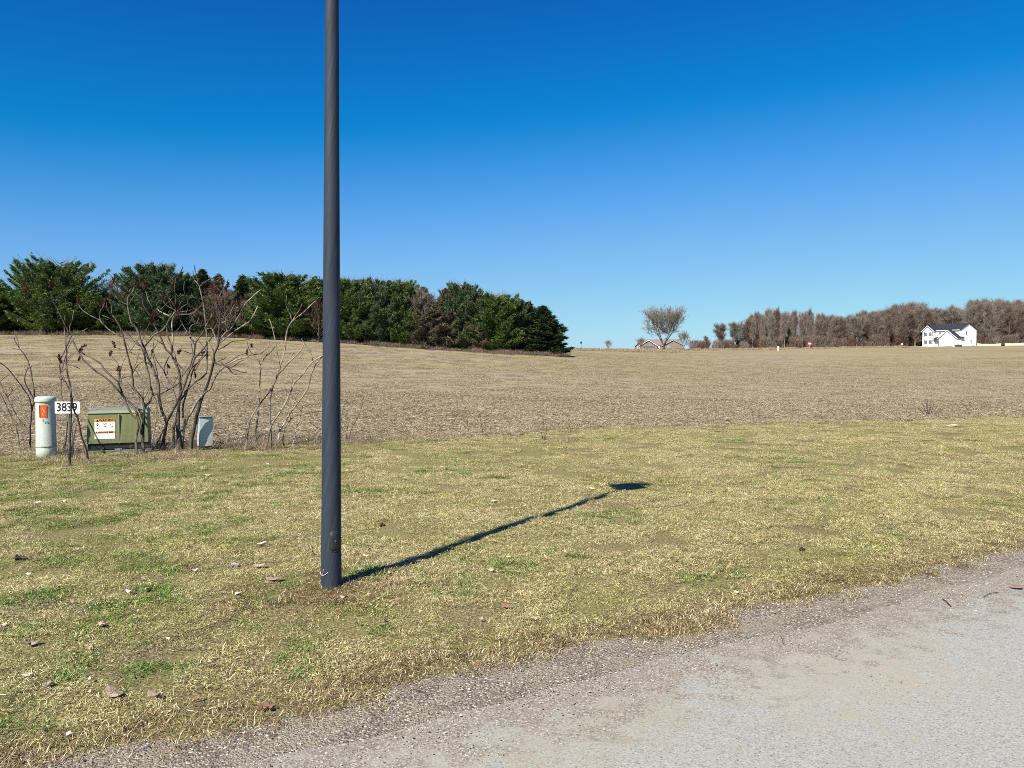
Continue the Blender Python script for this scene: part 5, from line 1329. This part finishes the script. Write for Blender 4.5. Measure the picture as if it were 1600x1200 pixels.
for z_ in (.6, 1.2, 1.8): MB().box(((gx0 + gx1) / 2, -gp_ - .065, z_), (4.8, .02, .03)).build('panel_seam', 'grey_box', gd)
# porch: small roof, door, post
MB().add([(-L_ + 4.9, -1.7, 2.9), (gx0, -1.7, 2.9), (gx0, 0, 3.6), (-L_ + 4.9, 0, 3.6), (-L_ + 4.9, -1.7, 3.05), (gx0, -1.7, 3.05), (gx0, 0, 3.75), (-L_ + 4.9, 0, 3.75)], BF).build('porch_roof', 'roof_dark', wh)
dr_ = MB().box((-L_ + 6.3, -.03, 1.1), (1.0, .06, 2.1)).build('front_door', 'window_dark', wh)
MB().lathe([(.04, -.02), (.04, .02)], 8, (-L_ + 6.65, -.09, 1.0)).build('handle', 'steel', dr_)
window_x(0, 3.1, 5.0, .95, 1.4, wh); window_x(0, 5.6, 1.95, .8, 1.1, wh)
MB().box((.4, 5.8, .2), (.8, 1.1, .9)).build('window_well', 'grey_box', wh)
window_x(0, 1.2, 1.0, .6, .5, wh)
# driveway and sandy bank
def sheet(name, a, b, y0, y1, mat, lift=.02, n=40, crown=0):
    U = np.linspace(0, 1, n)[:, None]; Vv = np.linspace(0, 1, 10)[None, :]
    Y = y0(U) + (y1(U) - y0(U)) * Vv; pxq = a + (b - a) * U + 0 * Vv; X = (pxq - 800) / F * Y
    Z = H(X, Y) + lift + crown * np.sin(PI * Vv) * (.7 + .6 * vnoise(pxq * .08, Vv * 3))
    return grid_mesh(name, X, Y, Z, mat)
sheet('driveway', 1406, 1492, lambda u: 268 + 3 * u, lambda u: 271 + 8 * u, 'driveway', .12)
tag(sheet('sand_bank', 1526, 1680, lambda u: 279 + 0 * u, lambda u: 290 + 0 * u, 'sand_bank', -.15, 60, .95), 'long low bank of tan soil right of the white house', kind='structure')
def mound(px, py, Yd, w, h, mat, name, label, cat, group=None):
    g_ = np.random.default_rng(int(px)); mb = MB(); q = at(px, py, Yd); z = float(H(q[0], Yd))
    prof = [(w * .5, -.1), (w * .42, h * .45), (w * .24, h * .85), (.02, h)]
    mb.lathe(prof, 14); V = mb.V[0]; V[:, :3] *= 1 + g_.normal(0, .12, (len(V), 1))
    o = mb.build(name, mat, None, True, 0, (q[0], Yd, z)); return tag(o, label, cat, group)
mound(1497, 540, 272, 3.0, .7, 'soil_dark', 'soil_heap', 'small dark heap of soil before the white house corner', 'heap')
mound(1489, 541, 271, 1.6, .45, 'stone_pale', 'stone_heap', 'small pale rubble heap at the foot of the white garage', 'heap')
mound(1567, 540, 276, 1.3, 1.5, 'soil_dark', 'dark_bush', 'tiny dark bush on the tan bank right of the white house', 'bush')
rp = at(1486, 541, 272); ra = empty('ramp_rail', (float(rp[0]), 272, float(H(rp[0], 272))), 'thin slanted grey plank leaning beside the white garage', 'plank')
MB().tube([(-1.0, 0, 0), (1.0, 0, 2.4)], .12, 5).build('plank', 'grey_box', ra); MB().tube([(.9, .1, 0), (.95, 0, 2.2)], .06, 5).build('prop', 'grey_box', ra)
# brown ranch house
Yr = 292; q = at(1030, 551, Yr); zr = float(H(q[0], Yr)) - .7
rh = empty('brown_house', (float(q[0]), Yr, zr), 'low brown brick house with grey gabled roof behind the lone tree', 'house', rz=R(-8)); rh.scale = (.86, .86, .9)
gable_mass(-8.5, 8.5, 0, 8.5, 2.9, 5.3, 'x', 'wall', 'brick_brown', rh); gable_roof(-8.5, 8.5, 0, 8.5, 2.9, 5.3, 'x', 'roof_brown', rh)
for a, b, za, yy_ in ((-8.3, -1.2, 5.0, -2.5), (-10.6, -7.2, 4.1, -.8), (1.6, 10.2, 5.1, -2.2)):
    gable_mass(a, b, yy_, 4, 2.9 if b - a > 4 else 2.7, za, 'y', 'front_wing', 'brick_brown', rh); gable_roof(a, b, yy_, 4.2, 2.9 if b - a > 4 else 2.7, za, 'y', 'roof_brown', rh, .45)
    gable_trim(a, b, yy_ - .5, 2.9 if b - a > 4 else 2.7, za, 'trim_white' if a == -8.3 else 'grey_box', rh, .45, .16)
MB().box((-4.6, -2.55, 1.6), (5.2, .08, 1.9)).build('garage_door', 'window_dark', rh)
window_y(3.9, -2.2, 1.8, 1.2, 1.3, rh); window_y(-9, -.8, 1.8, .9, 1.3, rh)
MB().box((-.2, -.03, 1.5), (1.1, .06, 2.2)).build('front_door', 'trim_white', rh)
MB().box((3.0, 5.0, 5.2), (.9, .7, 1.6)).build('chimney', 'brick_brown', rh)

# ------------------------------------------------------------------ far signs, posts, vehicles
q = at(1265, 543, 240); z = float(H(q[0], 240))
ss = empty('stop_sign', (float(q[0]), 240, z), 'small red octagonal sign on a post before the far woods', 'sign')
zc = float(at(1265, 537, 240)[2]) - z
MB().tube([(0, .03, -.2), (0, .03, zc)], .05, 6).build('post', 'steel', ss)
ocv = [(.62 * math.cos(PI / 8 + i * PI / 4), .62 * math.sin(PI / 8 + i * PI / 4)) for i in range(8)]
pl_ = MB().add([(a, 0, zc + b) for a, b in ocv] + [(a, .02, zc + b) for a, b in ocv], [tuple(range(8)), tuple(range(15, 7, -1))] + [(i, i + 8, (i + 1) % 8 + 8, (i + 1) % 8) for i in range(8)]).build('sign_plate', 'sign_red', ss)
text_part('lettering', 'STOP', .48, 'sign_white', pl_, face(0, -.012, zc), .9, .03)
q = at(1216, 546, 245); z = float(H(q[0], 245))
mk = empty('marker_post', (float(q[0]), 245, z), 'short white capped marker at the grass edge left of the red sign', 'marker')
hh = float(at(1216, 541, 245)[2]) - z
MB().lathe([(.30, -.1), (.30, hh * .8), (.22, hh)], 12).build('post', 'sign_white', mk); MB().lathe([(.34, hh * .8), (.34, hh * .9)], 12).build('collar', 'leaf_pale', mk)
q = at(1409, 543, 268); z = float(H(q[0], 268))
mk = empty('mailbox', (float(q[0]), 268, z), 'tiny white box on a post at the start of the pale driveway', 'mailbox')
MB().box((0, 0, .5), (.1, .1, 1.1)).build('post', 'brick_brown', mk); MB().box((0, 0, 1.2), (.5, .6, .45)).build('box', 'sign_white', mk, bevel=.08)
q = at(908, 546, 190); z = float(H(q[0], 190)); hh = float(at(908, 537, 190)[2]) - z
mk = empty('bird_house', (float(q[0]), 190, z), 'small dark box on a thin pole above the crest right of the spruces', 'bird house')
MB().tube([(0, 0, -.2), (0, 0, hh)], .045, 6).build('pole', 'dark_box', mk); MB().box((0, 0, hh + .2), (.38, .35, .4)).build('box', 'dark_box', mk); MB().add([(-.25, -.25, hh + .4), (.25, -.25, hh + .4), (.25, .25, hh + .4), (-.25, .25, hh + .4), (0, 0, hh + .6)], [(0, 1, 4), (1, 2, 4), (2, 3, 4), (3, 0, 4), (3, 2, 1, 0)]).build('roof', 'roof_dark', mk)
def car(px, Yd, rz, label, roof_py):
    q = at(px, 548, Yd); zz_ = float(at(px, roof_py, Yd)[2]) - 1.5
    c_ = empty('parked_car', (float(q[0]), Yd, zz_), label, 'car', 'dark cars beyond the crest', R(rz))
    pr_ = [(-2.2, .35), (2.2, .35), (2.25, .8), (1.3, .95), (.7, 1.45), (-1.1, 1.5), (-1.9, 1.0), (-2.25, .9)]
    V = [(a, -.85 + (.12 if b > 1.1 else 0), b) for a, b in pr_] + [(a, .85 - (.12 if b > 1.1 else 0), b) for a, b in pr_]; n = 8
    MB().add(V, [tuple(range(8)), tuple(range(15, 7, -1))] + [(i, i + 8, (i + 1) % 8 + 8, (i + 1) % 8) for i in range(8)]).build('body', 'car_dark', c_, bevel=.06)
    MB().add([(-1.0, -.765, 1.02), (1.05, -.80, 1.0), (.6, -.755, 1.4), (-1.0, -.755, 1.42)], [(0, 1, 2, 3)]).build('side_window', 'window_dark', c_)
    for wx in (-1.4, 1.4):
        for wy in (-.8, .62):
            MB().tube([(wx, wy, .33), (wx, wy + .2, .33)], .33, 14).build('wheel', 'rubber', c_)
car(970, 262, 8, 'left dark car roof just showing over the crest left of the brown house', 546.6)
car(985, 264, 4, 'right dark car roof just showing over the crest next to the brown house', 547.6)

# ------------------------------------------------------------------ small things on the lawn and road edge
def leaf_mesh(seed, L=.07):
    g_ = np.random.default_rng(seed); n = 11; V = [(0, 0, .012)]
    for i in range(n):
        a = 2 * PI * i / n; r_ = L * .5 * (.55 + .45 * abs(math.cos(a))) * (1 + g_.normal(0, .16)); V.append((r_ * math.cos(a), r_ * math.sin(a) * .75, .004 + .010 * g_.random() + .006 * math.cos(2 * a)))
    V += [(v[0], v[1], v[2] - .0015) for v in V]; m = n + 1
    return V, [(0, 1 + i, 1 + (i + 1) % n) for i in range(n)] + [(m, m + 1 + (i + 1) % n, m + 1 + i) for i in range(n)]
def leaf(px, py, mat, sz, label, group=None, cat='leaf', P=None, tilt=.25):
    g_ = ground(px, py) if P is None else P; sd_ = int(px * 7 + py * 13)
    V, f = leaf_mesh(sd_, sz); o = MB().add(V, f).build('dry_leaf', mat, None, False, 0, (g_[0], g_[1], g_[2] + .018))
    r_ = random.Random(sd_); o.rotation_euler = (r_.uniform(-tilt, tilt) * .6 + .08, r_.uniform(-tilt, tilt) * .6, r_.uniform(0, 6.28)); return tag(o, label, cat, group)
o = leaf(365, 887, 'leaf_pale', .085, 'large pale oval dry leaf left of the lamp post foot', tilt=.1); o.rotation_euler = (.9, 0, 1.2)
leaf(372, 933, 'leaf_pale', .07, 'pale curled leaf below the large oval one'); leaf(203, 929, 'leaf_pale', .075, 'pale leaf lying among the green grass patches at left')
leaf(773, 786, 'leaf_pale', .10, 'bright pale leaf above the lamp shadow on the open lawn'); leaf(926, 766, 'leaf_pale', .10, 'pale leaf just left of the shadow of the lamp head')
leaf(408, 853, 'leaf_pale', .10, 'pale leaf left of the pole and level with its hand hole'); leaf(430, 909, 'leaf_grey', .13, 'wide grey brown leaf left of the pole foot')
leaf(405, 888, 'leaf_tan', .09, 'tan leaf between the oval leaf and the pole')
leaf(178, 1090, 'leaf_grey', .11, 'big grey brown leaf near the bottom left'); leaf(240, 1092, 'leaf_grey', .07, 'grey leaf right of the big grey brown one')
leaf(143, 1049, 'leaf_red', .045, 'orange red leaf fragment near the bottom left'); leaf(142, 1069, 'stone_pale', .045, 'white leaf scrap under the orange red one')
leaf(410, 1112, 'leaf_red', .06, 'reddish leaf at the gravel edge, left of a pair'); leaf(421, 1113, 'leaf_red', .05, 'reddish leaf at the gravel edge, right of a pair')
leaf(48, 1011, 'leaf_grey', .08, 'grey leaf near the left picture edge'); leaf(3, 983, 'leaf_pale', .06, 'pale leaf cut off by the left picture edge')
leaf(160, 981, 'leaf_tan', .06, 'tan leaf in the left foreground below the green patches'); leaf(265, 1004, 'leaf_pale', .035, 'small white leaf scrap in the left foreground')
leaf(1588, 921, 'leaf_red', .085, 'dark red leaf on the road at the right picture edge', tilt=.1)
leaf(58, 788, 'leaf_pale', .09, 'pale leaf on the lawn under the round pedestal'); leaf(98, 786, 'leaf_pale', .07, 'pale leaf right of the one under the round pedestal')
leaf(325, 745, 'leaf_pale', .08, 'pale leaf on the lawn below the small grey pedestal'); leaf(318, 772, 'leaf_pale', .07, 'pale leaf farther below the small grey pedestal')
leaf(178, 770, 'leaf_pale', .09, 'pale leaf on the lawn below the transformer')
leaf(630, 750, 'leaf_pale', .07, 'pale leaf right of the pole at mid lawn'); leaf(543, 761, 'leaf_pale', .06, 'pale leaf close beside the pole at mid lawn')
leaf(1133, 659, 'leaf_pale', .28, 'pale clod at the field edge in the middle right'); leaf(1487, 666, 'leaf_pale', .30, 'pale flat piece at the lawn edge on the right')
for i in range(95):
    x_, y_ = wedge(3.2, 12 if i < 60 else 6.5, 1); x_ = -abs(x_) if i >= 60 else x_; x_, y_ = float(x_[0]), float(y_[0]); s__, t__ = st(x_, y_)
    if t__ < float(t_grass(s__)) + .1 or (x_ > 1.0 and i % 4): continue
    leaf(i, i * 3, ['leaf_tan', 'leaf_grey', 'leaf_tan', 'leaf_red', 'leaf_pale'][i % 5], random.uniform(.025, .06), 'little dry leaf scrap half sunk in the lawn', 'dry leaf scraps scattered over the lawn', 'leaf', np.array([x_, y_, float(H(x_, y_))]))
def clod(px, py, sz, mat, name, label, cat):
    g_ = ground(px, py); r_ = np.random.default_rng(int(px)); mb = MB(); pts = r_.normal(0, .33, (9, 3)) * [1, 1, .5]
    for p in pts:
        V = np.array([(1, 0, 0), (-1, 0, 0), (0, 1, 0), (0, -1, 0), (0, 0, 1), (0, 0, -1)]) * .5 * sz * r_.uniform(.5, 1, (6, 1)) + p * sz * .8 + [0, 0, sz * .2]
        mb.add(V, [(0, 2, 4), (2, 1, 4), (1, 3, 4), (3, 0, 4), (2, 0, 5), (1, 2, 5), (3, 1, 5), (0, 3, 5)])
    return tag(mb.build(name, mat, None, False, 0, tuple(g_)), label, cat)
clod(32, 876, .075, 'soil_dark', 'soil_clod', 'dark clod of earth on the lawn near the left edge', 'clod')
clod(598, 822, .04, 'soil_dark', 'soil_clod', 'small dark clod on the lawn right of the pole', 'clod')
clod(1253, 860, .05, 'soil_dark', 'soil_clod', 'small dark clod on the sunny lawn above the gravel edge', 'clod')
def twig(px, py, px2, py2, label, r_=.003):
    a, b = ground(px, py), ground(px2, py2); m_ = (a + b) / 2 + [0, .01, .012]
    o = MB().tube(smooth_path([np.zeros(3) + [0, 0, .006], m_ - a, b - a + [0, 0, .006]], .02, np.random.default_rng(1), .001), r_, 5).build('dry_twig', 'sumac_trunk_bark', None, True, 0, tuple(a)); return tag(o, label, 'twig')
twig(1473, 937, 1486, 949, 'short curved twig lying on the sandy road edge'); twig(1220, 995, 1225, 1009, 'tiny dark twig on the sandy road edge', .002)
twig(1537, 934, 1560, 927, 'thin twig near the red leaf on the road', .002); twig(640, 1080, 668, 1088, 'thin straw coloured twig lying in the gravel', .002)
